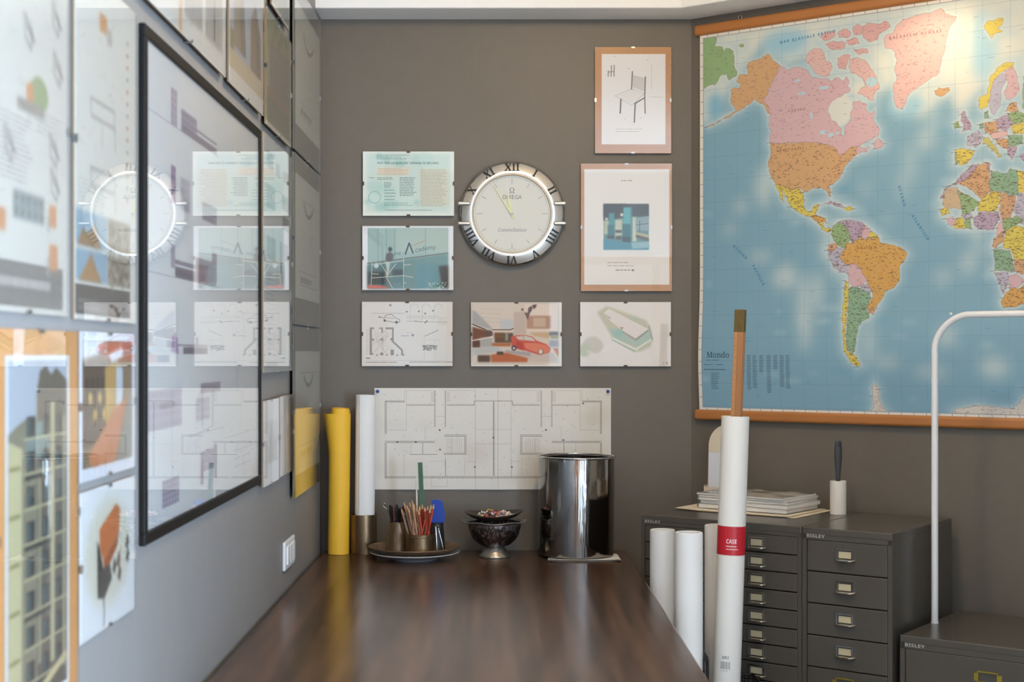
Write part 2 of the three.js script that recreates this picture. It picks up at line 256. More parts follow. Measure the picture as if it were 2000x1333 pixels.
T.carCollage = sheet(140, 100, 1755, 1250, 700, '#e6dfd5', (c) => {
  soft(c, 6, () => {
    rect(c, '#d8cfc2', 160, 120, 1690, 1180); poly(c, '#e6d9cc', [[1100, 120], [1690, 120], [1690, 620], [1100, 620]]);
    poly(c, '#a9adad', [[160, 230], [240, 280], [520, 570], [520, 600], [160, 480]]); poly(c, '#6a4234', [[160, 540], [400, 600], [520, 620], [520, 700], [160, 780]]);
    poly(c, '#4b4a4c', [[400, 600], [520, 620], [520, 700], [400, 720]]); rect(c, '#c2cbcd', 660, 410, 890, 580); rect(c, '#c6b9ad', 900, 270, 1120, 680);
    rect(c, '#b5907c', 1130, 340, 1560, 575); rect(c, '#c9b4a0', 1250, 380, 1470, 540); rect(c, '#3c2b2a', 160, 780, 305, 910); rect(c, '#a8aba8', 310, 740, 520, 910);
    rect(c, '#4e3d33', 560, 650, 890, 830); rect(c, '#6b4a33', 560, 650, 720, 740); rect(c, '#a8623c', 510, 830, 850, 890); rect(c, '#86a09a', 750, 650, 800, 790);
    poly(c, '#cdb08a', [[1170, 640], [1530, 640], [1530, 750], [1250, 700]]); rect(c, '#59504a', 1535, 630, 1695, 700); rect(c, '#8f8f52', 1560, 700, 1695, 750); rect(c, '#9b9aa6', 1535, 780, 1695, 900);
    poly(c, '#b9bfbc', [[160, 930], [560, 890], [700, 960], [480, 1010], [160, 1050]]); poly(c, '#b7c4c9', [[480, 920], [560, 895], [700, 960], [560, 985]]);
    poly(c, '#cbbfb6', [[720, 960], [1600, 1000], [1690, 1170], [1150, 1170]]); poly(c, '#a3a2a8', [[740, 960], [1200, 1000], [1200, 1070], [760, 1000]]);
    poly(c, '#b6623c', [[490, 1040], [760, 1000], [1150, 1100], [1140, 1175], [500, 1175]]); rect(c, '#3a3636', 260, 1050, 480, 1170);
  });
  soft(c, 3, () => {
    poly(c, '#c8504a', [[850, 720], [940, 690], [1120, 690], [1230, 715], [1310, 790], [1480, 850], [1560, 930], [1540, 1000], [1340, 1040], [1120, 970], [1060, 960], [930, 930], [860, 880]]);
    poly(c, '#dd7c66', [[1080, 830], [1310, 830], [1480, 870], [1545, 950], [1500, 1010], [1340, 1010], [1120, 930]]); poly(c, '#b23436', [[950, 790], [1060, 830], [1075, 955], [940, 915]]);
    poly(c, '#cfccc4', [[930, 715], [1110, 700], [1230, 730], [1290, 800], [1180, 790], [990, 770]]); line(c, '#a08a60', 12, [1075, 700], [1080, 770]);
    disc(c, '#3d3f4c', 905, 920, 46, 50); disc(c, '#d3d3d8', 905, 925, 22); disc(c, '#a5766a', 1380, 990, 56); disc(c, '#e0dcd8', 1380, 985, 32, 40);
    poly(c, '#5e565c', [[1090, 280], [1150, 290], [1160, 200], [1210, 165], [1240, 190], [1220, 250], [1190, 290], [1150, 420]]); poly(c, '#4a454c', [[1225, 150], [1310, 135], [1300, 180], [1260, 225]]); disc(c, '#6d5f5c', 1055, 230, 24); rect(c, '#352f32', 600, 985, 715, 1040); poly(c, '#c9764e', [[1600, 920], [1695, 930], [1695, 1080]]);
  });
  line(c, '#3b322e', 18, [160, 490], [400, 590]); line(c, '#43362f', 16, [530, 592], [840, 592], [895, 570]); line(c, '#efe7de', 12, [160, 790], [400, 745], [520, 715]); line(c, '#d8c6b6', 14, [520, 625], [890, 630]); for (const y of [210, 290, 370, 440]) line(c, '#c4baac', 7, [300, y], [680, y + 20]);
  frameRect(c, '#bcb2a6', 6, 165, 120, 1700, 1190); lines(c, '#a89e92', 180, 1650, 1205, 1225, 30, 8);
});
T.aerial = sheet(122, 95, 1745, 1250, 700, '#e9e2db', (c) => {
  soft(c, 8, () => {
    poly(c, '#c5c0a4', [[425, 280], [590, 170], [700, 200], [1300, 420], [1360, 520], [1415, 770], [1380, 900], [1200, 985], [1090, 985], [700, 760], [620, 600]]);
    poly(c, '#a9bfae', [[620, 560], [870, 640], [1110, 790], [1380, 620], [1410, 780], [1140, 900], [740, 740]]); disc(c, '#93bfb0', 810, 650, 90, 70); poly(c, '#a8bfae', [[980, 350], [1160, 390], [1110, 430]]);
  });
  poly(c, '#e6dcd4', [[545, 285], [640, 215], [1340, 580], [1115, 745], [870, 600], [660, 430]]); poly(c, '#a89d92', [[870, 605], [1115, 750], [1110, 800], [870, 640]]); poly(c, '#8f9488', [[1115, 750], [1345, 585], [1345, 620], [1120, 800]]); poly(c, '#b5a79b', [[560, 300], [690, 390], [640, 390]]); poly(c, '#b08a78', [[830, 545], [900, 545], [870, 600]]);
  line(c, '#dfe0d4', 34, [700, 745], [1120, 945], [1390, 770]); line(c, '#9fb5a6', 20, [690, 770], [1100, 985]); line(c, '#8ba596', 22, [1355, 520], [1410, 770]);
  soft(c, 8, () => { disc(c, '#cfc8bc', 350, 870, 190, 150); disc(c, '#bfc8ae', 200, 960, 100, 120); line(c, '#f0ebe4', 22, [510, 1000], [650, 880]); c.strokeStyle = '#ece6df'; c.lineWidth = 26; c.beginPath(); c.arc(240, 960, 330, -1.5, -0.3); c.stroke(); c.beginPath(); c.arc(180, 1250, 280, -1.3, -0.2); c.stroke(); });
  speckle(c, ['#c4bbb4', '#b3aaa4'], 12, 1590, 1160, 1690, 1200, 10, 24);
});
T.chair = sheet(148, 155, 885, 1200, 560, '#ebe7e5', (c) => {
  const g = '#7a726b', l = '#b7b0aa';
  poly(c, 'rgba(150,145,138,0.25)', [[505, 400], [650, 430], [640, 590], [505, 540]]);
  for (let i = 0; i < 9; i++) line(c, l, 3, [508, 400 + i * 16], [645, 440 + i * 17]);
  line(c, l, 5, [300, 640], [495, 555], [640, 610], [530, 720], [495, 745], [310, 645]); for (let i = 0; i < 10; i++) line(c, '#cac4be', 3, [330 + i * 20, 650 + i * 9], [500 + i * 14, 565 + i * 6]);
  line(c, g, 14, [503, 360], [493, 560]); line(c, g, 15, [653, 420], [645, 640], [650, 840]); line(c, '#5f5750', 17, [370, 680], [362, 838]); line(c, '#5f5750', 15, [535, 735], [525, 945]); line(c, '#665e57', 14, [530, 730], [645, 660]);
  for (const [x, y] of [[225, 350], [260, 290], [292, 285]]) line(c, '#8a817a', 12, [x, y], [x - 2, 412]); line(c, '#8a817a', 9, [222, 365], [292, 355]);
  line(c, '#c3bcb6', 4, [700, 650], [860, 655]); line(c, '#c3bcb6', 4, [725, 280], [722, 560]); for (const [x, y] of [[415, 905], [500, 972], [600, 895], [460, 325], [680, 225], [300, 180]]) disc(c, '#bdb5ae', x, y, 9, 5);
  line(c, '#b3aba3', 5, [310, 1050], [580, 1052]); lines(c, '#c0b8b1', 310, 700, 1020, 1035, 30, 6);
});
T.subway = sheet(80, 105, 895, 1215, 620, '#ebe6e0', (c) => {
  rect(c, '#5b8a8c', 265, 440, 698, 878);
  soft(c, 4, () => {
    rect(c, '#33302a', 265, 440, 698, 560); poly(c, '#2d2c28', [[265, 440], [480, 440], [520, 560], [265, 600]]); rect(c, '#b8bda0', 270, 600, 320, 730); rect(c, '#c3c7b0', 375, 590, 445, 760); rect(c, '#cfd0b6', 535, 565, 580, 800); poly(c, '#8ea6ac', [[575, 575], [698, 555], [698, 700], [575, 690]]); poly(c, '#c9b98c', [[575, 710], [698, 735], [698, 765], [575, 735]]); poly(c, '#4d4236', [[575, 735], [698, 768], [698, 800], [575, 760]]);
    rect(c, '#3c8f98', 315, 525, 368, 740); rect(c, '#2c6a70', 305, 640, 365, 740); rect(c, '#2d3a38', 300, 740, 370, 775); rect(c, '#55aeb8', 455, 470, 528, 640); rect(c, '#2b6c74', 445, 630, 525, 770); rect(c, '#1e2f30', 445, 755, 530, 810); rect(c, '#3f8e95', 525, 470, 540, 800); poly(c, '#3f8aa0', [[265, 780], [440, 800], [698, 830], [698, 878], [265, 878]]); poly(c, '#8fbac0', [[530, 810], [698, 800], [698, 860], [540, 870]]); rect(c, '#45443c', 375, 690, 440, 715); rect(c, '#45443c', 385, 745, 440, 780);
    disc(c, '#e8ead8', 293, 583, 14); disc(c, '#eef0e2', 440, 543, 16);
  });
  line(c, '#3b4f58', 6, [580, 640], [690, 628]); line(c, '#3b4f58', 6, [612, 600], [612, 700]);
  lines(c, '#a59d96', 435, 560, 210, 222, 30, 9); lines(c, '#a08a80', 300, 560, 1000, 1060, 30, 5); lines(c, '#8d7f78', 380, 545, 1070, 1082, 30, 9); disc(c, '#4d3f3c', 547, 1076, 9);
});
T.floorPlan = sheet(45, 75, 1930, 885, 1900, '#e8e2d8', (c) => {
  soft(c, 30, () => { for (let i = 0; i < 40; i++) disc(c, i % 2 ? 'rgba(236,230,218,0.35)' : 'rgba(214,203,186,0.25)', rr(45, 1930), rr(75, 885), rr(40, 150), rr(30, 90)); });
  for (const x of [850, 1030]) line(c, 'rgba(170,158,142,0.5)', 4, [x, 75], [x, 885]);
  const d = '#928a80', f = '#b8b0a5', W = (...p) => line(c, d, 4.2, ...p), F = (...p) => line(c, f, 2.4, ...p);
  const both = (fn, ...p) => { fn(...p); fn(...p.map(([x, y]) => [1985 - x, y])); };   // the plan is mirrored about its middle
  for (const o of [0, 9]) { both(W, [130 + o, 178 + o], [285, 178 + o]); both(W, [130 + o, 178], [130 + o, 440]); both(W, [130 + o, 510], [130 + o, 795]); }
  both(F, [285, 178], [285, 95], [530, 95]); both(W, [525, 95], [525, 385]); both(W, [612, 95], [612, 385]); both(F, [533, 95], [533, 385]); both(F, [604, 95], [604, 385]); both(F, [525, 302], [612, 302]); both(F, [612, 95], [850, 95], [850, 175]);
  both(W, [300, 212], [520, 212]); both(W, [625, 212], [840, 212]); both(F, [300, 204], [520, 204]); both(F, [625, 204], [840, 204]); both(W, [840, 212], [840, 178], [992, 178]); both(F, [300, 95], [300, 410]); both(F, [145, 410], [300, 410]); both(F, [450, 385], [450, 490]);
  both(W, [130, 500], [525, 500]); both(W, [145, 510], [525, 510]); both(F, [335, 510], [335, 600]); both(W, [430, 510], [430, 605]); both(W, [330, 605], [545, 605]);
  for (const o of [0, 10]) both(W, [605, 450 + o], [775 - o, 450 + o], [775 - o, 605 - o], [600, 605 - o]);
  both(F, [850, 180], [850, 790]); both(F, [850, 405], [990, 405]); both(F, [850, 520], [990, 520]); both(F, [610, 605], [610, 780]); both(W, [612, 640], [612, 780]); both(F, [280, 600], [280, 780]); both(F, [480, 660], [605, 660], [605, 700]); both(F, [765, 655], [765, 775]); both(F, [845, 655], [845, 790]); both(F, [780, 660], [845, 660]);
  W([992, 185], [992, 775]); W([999, 185], [999, 775]); F([1030, 180], [1030, 790]);
  for (let i = 0; i < 2; i++) { both(W, [130, 782 + i * 10], [380, 782 + i * 10]); both(W, [395, 782 + i * 10], [990, 782 + i * 10]); }
  for (const x of [180, 240, 340, 440, 660, 750, 900, 500, 590, 700, 900]) { const y = x < 300 ? 178 : 212; both(F, [x, y - 10], [x, y + 6]); both(F, [x, 775], [x, 800]); }
  F([500, 795], [500, 862], [625, 862], [625, 795]); both(F, [660, 470], [660, 600]);
  for (let i = 0; i < 9; i++) { both(F, [625 + i * 14, 480], [625 + i * 14, 590]); both(F, [495, 110 + i * 9], [520, 110 + i * 9]); both(F, [620, 110 + i * 9], [645, 110 + i * 9]); }
  for (const [x, y] of [[565, 410], [375, 505], [228, 506], [845, 705], [1140, 705], [1412, 410], [1708, 198], [993, 470], [1550, 490], [568, 566]]) disc(c, '#5d564e', x, y, 8, 6);
  for (let i = 0; i < 170; i++) { const x = rr(110, 1870), y = rr(110, 800); rect(c, 'rgba(120,112,102,0.55)', x, y, x + rr(3, 16), y + rr(2, 4)); }
});
// left wall
const board = (w, h, bg, draw) => sheet(0, 0, 1000, 1000 * h / w, Math.round(620 * Math.max(1, w / h * 0.8)), bg, (c) => draw(c, 1000 * h / w));
const facade = (c, x0, y0, x1, y1, base, cols, rows, win) => { rect(c, base, x0, y0, x1, y1); const dx = (x1 - x0) / cols, dy = (y1 - y0) / rows; for (let i = 0; i < cols; i++) for (let j = 0; j < rows; j++) rect(c, win, x0 + (i + 0.25) * dx, y0 + (j + 0.25) * dy, x0 + (i + 0.7) * dx, y0 + (j + 0.8) * dy); };
T.boardA = board(0.324, 0.5, '#e8e8e6', (c, H) => {
  rect(c, '#8a8683', 0, H * 0.875, 940, H * 0.985); lines(c, '#c9c6c4', 150, 880, H * 0.915, H * 0.94, 40, 34);
  soft(c, 5, () => {
    disc(c, '#a8b88a', 640, H * 0.44, 110, 70); poly(c, '#dfa070', [[480, H * 0.43], [560, H * 0.42], [570, H * 0.47], [490, H * 0.475]]); rect(c, '#a9a49e', 380, H * 0.47, 700, H * 0.5);
    facade(c, 330, H * 0.7, 700, H * 0.77, '#a5adb0', 5, 2, '#7d888c'); for (const [x, y, s] of [[820, 0.75, 60], [220, 0.79, 55], [830, 0.86, 70]]) { rect(c, '#e0a070', x - s, H * y - s, x + s * 0.6, H * y + s * 0.5); rect(c, '#b8b6b2', x - s * 1.4, H * y - s * 0.2, x - s, H * y + s * 0.9); }
    for (const [x, y] of [[520, 0.3], [860, 0.22], [880, 0.35], [830, 0.57], [300, 0.6], [840, 0.66], [250, 0.2]]) { line(c, '#807e7c', 9, [x - 60, H * y - 70], [x + 30, H * y - 20], [x + 20, H * y + 60], [x - 50, H * y + 20], [x - 60, H * y - 70]); line(c, '#6f6d6b', 12, [x - 30, H * y - 30], [x + 60, H * y + 20]); }
  });
  lines(c, '#bdbbb9', 100, 560, H * 0.52, H * 0.68, 20, 7); lines(c, '#bdbbb9', 100, 560, H * 0.08, H * 0.16, 20, 7); lines(c, '#c3c1bf', 600, 930, H * 0.08, H * 0.18, 20, 6); lines(c, '#c3c1bf', 600, 930, H * 0.48, H * 0.54, 20, 6);
  for (let i = 0; i < 60; i++) { const x = rr(60, 940), y = H * rr(0.05, 0.85); line(c, '#b5b3b1', 4, [x, y], [x + rr(-50, 50), y + rr(-40, 40)]); }
});
T.boardB = board(0.324, 0.5, '#e4e5e2', (c, H) => {
  rect(c, '#6f6b67', 10, H * 0.9, 900, H * 0.985); lines(c, '#8d8985', 60, 400, H * 0.94, H * 0.96, 30, 20); poly(c, '#57524e', [[640, H * 0.985], [720, H * 0.93], [840, H * 0.94], [860, H * 0.985]]);
  soft(c, 4, () => {
    rect(c, '#9db8cc', 20, H * 0.69, 500, H * 0.79); poly(c, '#a78a6a', [[40, H * 0.79], [120, H * 0.74], [200, H * 0.755], [300, H * 0.72], [420, H * 0.79]]); rect(c, '#a59d8f', 510, H * 0.69, 900, H * 0.79); rect(c, '#9bb6cc', 20, H * 0.8, 500, H * 0.89); poly(c, '#b5926a', [[60, H * 0.89], [200, H * 0.83], [250, H * 0.805], [330, H * 0.85], [420, H * 0.89]]); rect(c, '#8f877a', 510, H * 0.8, 900, H * 0.89);
    speckle(c, ['#7d7568', '#b9b0a0', '#6b6457', '#c7beae'], 160, 515, H * 0.695, 890, H * 0.885, 8, 34);
    rect(c, '#dba878', 380, H * 0.09, 500, H * 0.145); rect(c, '#c5c3bf', 500, H * 0.12, 580, H * 0.17);
    for (const [y, s] of [[0.36, 1], [0.56, 0.9]]) { line(c, '#a3a19e', 10, [240, H * y], [620, H * y], [640, H * (y + 0.12 * s)]); line(c, '#a3a19e', 10, [240, H * y], [250, H * (y + 0.05)], [620, H * (y + 0.05)]); line(c, '#b5b3b0', 8, [420, H * (y + 0.06)], [420, H * (y + 0.13)]); }
  });
  for (let i = 0; i < 50; i++) { const x = rr(60, 760), y = H * rr(0.05, 0.66); line(c, '#b9b8b5', 4, [x, y], [x + rr(-50, 50), y + rr(-40, 40)]); }
  for (let i = 0; i < 14; i++) disc(c, i % 3 ? '#d9a493' : '#b9bab0', 850, H * (0.12 + i * 0.038), 20, 12); lines(c, '#c9cac6', 60, 500, H * 0.6, H * 0.68, 20, 5);
});
T.bigSheet = sheet(0, 0, 1385, 1000, 1500, '#dfe1df', (c) => {
  const R = (u0, v0, u1, v1, col) => rect(c, col, u0 * 1385, v0 * 1000, u1 * 1385, v1 * 1000), G = (u0, v0, u1, v1, a, n, m, b) => facade(c, u0 * 1385, v0 * 1000, u1 * 1385, v1 * 1000, a, n, m, b), Ln = (w, ...p) => line(c, '#a8a4aa', w, ...p.map(([u, v]) => [u * 1385, v * 1000]));
  G(0.17, 0.055, 0.215, 0.137, '#b5adb9', 2, 5, '#a297a8'); G(0.245, 0.085, 0.37, 0.137, '#a79fae', 8, 3, '#877d90'); R(0.245, 0.12, 0.545, 0.137, '#8b8391'); R(0.37, 0.106, 0.545, 0.113, '#a39ba8'); Ln(2, [0.02, 0.137], [0.56, 0.137]);
  G(0.17, 0.225, 0.205, 0.308, '#9a86a2', 2, 5, '#6c5878'); G(0.24, 0.24, 0.31, 0.315, '#c2bfc4', 5, 4, '#aeaab2'); G(0.414, 0.27, 0.545, 0.315, '#a9a3ad', 6, 3, '#888190');
  R(0.2, 0.43, 0.36, 0.44, '#8f8794'); G(0.2, 0.445, 0.36, 0.47, '#77707c', 10, 1, '#5d5663'); G(0.36, 0.41, 0.5, 0.47, '#9c7f86', 8, 2, '#755a64'); G(0.5, 0.385, 0.545, 0.47, '#a07d86', 2, 5, '#7d5c68'); R(0.17, 0.4, 0.2, 0.45, '#a9a4ac'); Ln(2, [0.02, 0.47], [0.6, 0.47]);
  poly(c, '#a88fb0', [[235, 634], [250, 600], [300, 602], [315, 640]]); R(0.22, 0.618, 0.46, 0.622, '#8f8794'); G(0.26, 0.624, 0.46, 0.64, '#7a737f', 14, 1, '#645d6a'); R(0.36, 0.6, 0.38, 0.625, '#98919d');
  G(0.02, 0.715, 0.25, 0.8, '#b9b3bd', 10, 4, '#a29aa9'); R(0.09, 0.745, 0.2, 0.757, '#8b8493'); G(0.4, 0.71, 0.58, 0.735, '#a39ca8', 9, 1, '#756d7b'); G(0.36, 0.745, 0.48, 0.8, '#bcb7bf', 6, 3, '#9d97a3'); Ln(3, [0.5, 0.74], [0.5, 0.82], [0.36, 0.83]);
  G(0.4, 0.875, 0.52, 0.925, '#a79faf', 6, 3, '#8a8093'); poly(c, '#7e748a', [[720, 865], [760, 870], [755, 955], [725, 950]]); R(0.4, 0.91, 0.425, 0.955, '#9d7d8c'); G(0.11, 0.91, 0.23, 0.97, '#b1abb6', 6, 5, '#7d7486');
  for (const [u, v] of [[0.78, 0.4], [0.76, 0.75], [0.84, 0.62]]) { Ln(5, [u, v], [u - 0.02, v - 0.1]); Ln(3, [u, v - 0.04], [u + 0.03, v - 0.12]); Ln(3, [u - 0.01, v - 0.06], [u - 0.05, v - 0.13]); }
  Ln(2, [0.3, 0.83], [0.62, 0.83], [0.62, 0.86], [0.9, 0.86]); lines(c, '#b5b3b8', 1000, 1300, 900, 960, 22, 4);
});
T.streetPhoto = sheet(0, 175, 246, 1312, 380, '#e6e4df', (c) => {
  rect(c, '#b3b8bc', 10, 190, 236, 1296);
  soft(c, 3, () => {
    poly(c, '#6a6152', [[112, 300], [125, 225], [150, 208], [170, 240], [190, 215], [236, 260], [236, 1296], [112, 1296]]);
    poly(c, '#8b836a', [[10, 420], [40, 395], [75, 375], [112, 380], [112, 1296], [10, 1296]]); poly(c, '#c3b88c', [[10, 440], [60, 470], [58, 1296], [10, 1296]]); poly(c, '#7d8a80', [[72, 400], [160, 385], [165, 500], [72, 515]]);
    rect(c, '#b9ae86', 168, 330, 184, 1200); rect(c, '#a39a78', 120, 540, 130, 1180); rect(c, '#a8a07c', 218, 380, 228, 1240);
    for (let j = 0; j < 8; j++) { const y = 330 + j * 112; for (const [x, w] of [[76, 30], [136, 26], [190, 24]]) { rect(c, '#46423a', x, y + 40, x + w, y + 105); rect(c, '#5c6a66', x + 3, y + 46, x + w * 0.45, y + 100); } rect(c, '#b7ad84', 64, y + 108, 236, y + 116); if (j % 2) rect(c, '#4d493f', 68, y + 116, 170, y + 132); }
    for (let j = 0; j < 5; j++) rect(c, '#98905f', 14, 520 + j * 150, 52, 535 + j * 150);
    poly(c, '#cdb98a', [[60, 1296], [230, 1190], [236, 1215], [110, 1296]]);
  });
});
T.bridgePhoto = board(0.3, 0.213, '#e6e8ec', (c, H) => {
  rect(c, '#8a7458', 50, 40, 950, H - 60);
  soft(c, 6, () => { poly(c, '#dfe2e6', [[50, 40], [420, 40], [300, 110], [50, 130]]); poly(c, '#a9603f', [[300, 60], [950, 50], [950, 130], [420, 130]]); rect(c, '#5f4b3a', 50, 150, 460, H - 160); poly(c, '#c29b56', [[430, 170], [700, 150], [720, 420], [430, 460]]); rect(c, '#c9d3da', 640, 170, 760, 430); poly(c, '#c77c4e', [[150, H - 120], [620, 380], [860, 330], [620, H - 60], [200, H - 60]]); poly(c, '#8d8a7c', [[640, H - 60], [880, 340], [950, 330], [950, H - 60]]); poly(c, '#eef0f2', [[480, 110], [760, 70], [760, 120], [560, 150]]); for (let i = 0; i < 4; i++) rect(c, '#3d3128', 100 + i * 90, 220, 150 + i * 90, 420); for (let i = 0; i < 5; i++) disc(c, '#d9b05a', 180 + i * 80, 320 + (i % 2) * 80, 34, 30); });
});
T.craneModel = board(0.3, 0.213, '#efefec', (c, H) => {
  soft(c, 26, () => { disc(c, '#e2dcc6', 500, H * 0.48, 420, H * 0.38); });
  soft(c, 4, () => { poly(c, '#cf7a44', [[330, 210], [640, 110], [720, 150], [690, 260], [400, 370], [340, 300]]); poly(c, '#b06238', [[400, 370], [690, 260], [660, 330], [420, 450]]); poly(c, '#4c4840', [[290, 260], [340, 300], [420, 450], [380, 520], [300, 500]]); poly(c, '#5d594f', [[300, 420], [520, 400], [560, 480], [420, 560], [300, 540]]); line(c, '#5e5a52', 14, [400, 540], [420, 620], [410, 690]); for (const [x, y] of [[600, 420], [680, 400], [860, 400], [850, 330], [700, 470]]) poly(c, '#6b665c', [[x - 40, y + 20], [x, y - 40], [x + 40, y], [x + 10, y + 50]]); line(c, '#a86a48', 12, [640, 430], [730, 350]); line(c, '#b7b0a0', 6, [700, 120], [720, 430]); });
});
T.treeBoard = board(0.7, 0.5, '#e2e2dc', (c, H) => {
  soft(c, 4, () => {
    for (let i = 0; i < 40; i++) disc(c, ['#e6a07a', '#c9cdb8', '#e4d2c0', '#dd8058', '#b8c4b0'][i % 5], rr(30, 330), rr(40, H - 60), rr(15, 60), rr(15, 50));
    rect(c, '#d3b48c', 360, 0, 400, H); rect(c, '#b3b2ac', 430, 60, 660, H - 60); rect(c, '#b1b2ad', 700, 60, 950, H - 60);
    poly(c, '#8d8882', [[440, 330], [520, 400], [520, 300], [640, 280], [650, 400], [560, 430]]); poly(c, '#b09a86', [[540, 330], [640, 250], [650, 360], [550, 380]]);
  });
  line(c, '#54524d', 18, [830, H - 80], [830, 470], [740, 250], [720, 120]); line(c, '#54524d', 14, [830, 470], [920, 250], [930, 120]); line(c, '#85837d', 8, [770, 320], [730, 300]); line(c, '#8b8983', 9, [540, H - 80], [540, 430]); for (let i = 0; i < 60; i++) { const x = rr(440, 940), y = rr(80, H - 80); line(c, '#8b8a84', 4, [x, y], [x + rr(-30, 30), y + rr(-50, 50)]); } rect(c, '#e6e5df', 665, 40, 695, H - 30);
});
T.towersPhoto = board(0.455, 0.62, '#cdbfa2', (c, H) => {
  rect(c, '#aeb9c9', 40, H * 0.52, 960, H * 0.87); rect(c, '#b5b0a5', 40, H * 0.06, 960, H * 0.42);
  soft(c, 3, () => { for (let i = 0; i < 12; i++) rect(c, i % 2 ? '#7f7b74' : '#a39d93', 500 + i * 38, H * 0.08, 530 + i * 38, H * 0.41); poly(c, '#988d76', [[130, H * 0.85], [150, H * 0.63], [260, H * 0.56], [420, H * 0.66], [470, H * 0.85]]); poly(c, '#7d7364', [[260, H * 0.56], [420, H * 0.66], [470, H * 0.85], [330, H * 0.85]]); poly(c, '#8c7a66', [[600, H * 0.87], [620, H * 0.67], [760, H * 0.59], [900, H * 0.7], [930, H * 0.87]]); poly(c, '#74695c', [[760, H * 0.59], [900, H * 0.7], [930, H * 0.87], [800, H * 0.87]]); rect(c, '#8c8a70', 40, H * 0.8, 140, H * 0.87); });
  rect(c, '#e3e0d8', 0, H * 0.94, 1000, H);
});
T.colonnadePhoto = board(0.42, 0.297, '#a59f7c', (c, H) => {
  rect(c, '#8f8d6c', 60, 0, 940, H * 0.3); soft(c, 3, () => { poly(c, '#7f7668', [[120, H * 0.25], [940, H * 0.18], [940, H * 0.7], [120, H * 0.72]]); for (let i = 0; i < 9; i++) { rect(c, '#a9a294', 160 + i * 88, H * 0.3, 178 + i * 88, H * 0.7); rect(c, '#6b6256', 185 + i * 88, H * 0.32, 230 + i * 88, H * 0.66); } rect(c, '#8a6f58', 60, H * 0.66, 940, H * 0.74); rect(c, '#6b6d53', 60, H * 0.73, 940, H * 0.95); for (let i = 0; i < 14; i++) disc(c, '#6f7350', rr(60, 940), rr(0.05, 0.2) * H, rr(20, 60), rr(15, 40)); });
  rect(c, '#d6d2c6', 0, H * 0.965, 1000, H);
});
T.grassPhoto = board(0.3, 0.213, '#dcdad2', (c, H) => { rect(c, '#b7c3cc', 40, 40, 960, H * 0.5); soft(c, 4, () => { poly(c, '#8a8f7a', [[40, H * 0.5], [400, H * 0.4], [960, H * 0.52], [960, H - 40], [40, H - 40]]); rect(c, '#a49a88', 300, H * 0.3, 700, H * 0.6); }); });
T.sectionSheet = sheet(0, 0, 1000, 720, 760, '#dfe0d4', (c) => {
  const d = '#9b9c90'; c.strokeStyle = '#8d8f84'; c.lineWidth = 26; c.beginPath(); c.arc(520, -120, 330, 0.95, 2.2); c.stroke();
  for (const x of [200, 320, 700, 860]) line(c, d, 4, [x, 130], [x, 640]); for (const y of [130, 640, 560]) line(c, d, 4, [160, y], [900, y]);
  for (let i = 0; i < 26; i++) { const x = rr(220, 820), y = rr(220, 540); line(c, '#8f9085', 4, [x, y], [x + rr(-60, 60), y + rr(-20, 20)]); } c.strokeStyle = d; c.lineWidth = 4; for (const y of [300, 420]) { c.beginPath(); c.arc(600, y, 60, 0, 7); c.stroke(); }
  for (let i = 0; i < 5; i++) rect(c, '#85877c', 220 + i * 90, 590, 270 + i * 90, 625); line(c, '#d8d8cc', 5, [930, 20], [930, 700]);
});
T.projectBoard = board(0.49, 0.6, '#d4d8d6', (c, H) => {
  for (const [x0, y0, x1, y1] of [[120, 0.06, 330, 0.13], [420, 0.08, 560, 0.14], [690, 0.09, 900, 0.14], [650, 0.2, 900, 0.27], [660, 0.3, 910, 0.36], [120, 0.2, 400, 0.3], [560, 0.42, 640, 0.56], [690, 0.42, 860, 0.5], [120, 0.42, 420, 0.52]]) facade(c, x0, H * y0, x1, H * y1, '#8f9599', 6, 3, '#747b80');
  for (let i = 0; i < 40; i++) { const x = rr(500, 900), y = H * rr(0.6, 0.93); line(c, '#9aa2a4', 3, [x, y], [x + rr(-60, 60), y + rr(-60, 60)]); } for (let i = 0; i < 6; i++) rect(c, '#7f8680', 120 + i * 60, H * 0.955, 160 + i * 60, H * 0.975); lines(c, '#a7adab', 120, 450, H * 0.6, H * 0.9, 26, 6);
});
T.towerDrawing = board(0.297, 0.215, '#e5e6ea', (c, H) => { soft(c, 5, () => { rect(c, '#c9c9cb', 120, H * 0.25, 950, H * 0.75); poly(c, '#a3a096', [[330, H * 0.75], [420, H * 0.45], [560, H * 0.22], [700, H * 0.42], [900, H * 0.5], [920, H * 0.75]]); poly(c, '#8f8d80', [[430, H * 0.75], [520, H * 0.4], [600, H * 0.4], [640, H * 0.75]]); for (let i = 0; i < 8; i++) rect(c, '#84837a', 350 + i * 70, H * 0.55, 375 + i * 70, H * 0.72); }); });
T.timberPhoto = board(0.27, 0.215, '#9b8a76', (c, H) => { soft(c, 5, () => { rect(c, '#7c6c5c', 0, 0, 180, H); rect(c, '#b7a58c', 120, 0, 190, H); rect(c, '#5e5750', 300, 30, 1000, H * 0.5); rect(c, '#8a5b3f', 250, H * 0.3, 330, H); rect(c, '#6a6258', 350, H * 0.5, 1000, H); disc(c, '#a39a8c', 620, H * 0.3, 120, 80); }); });
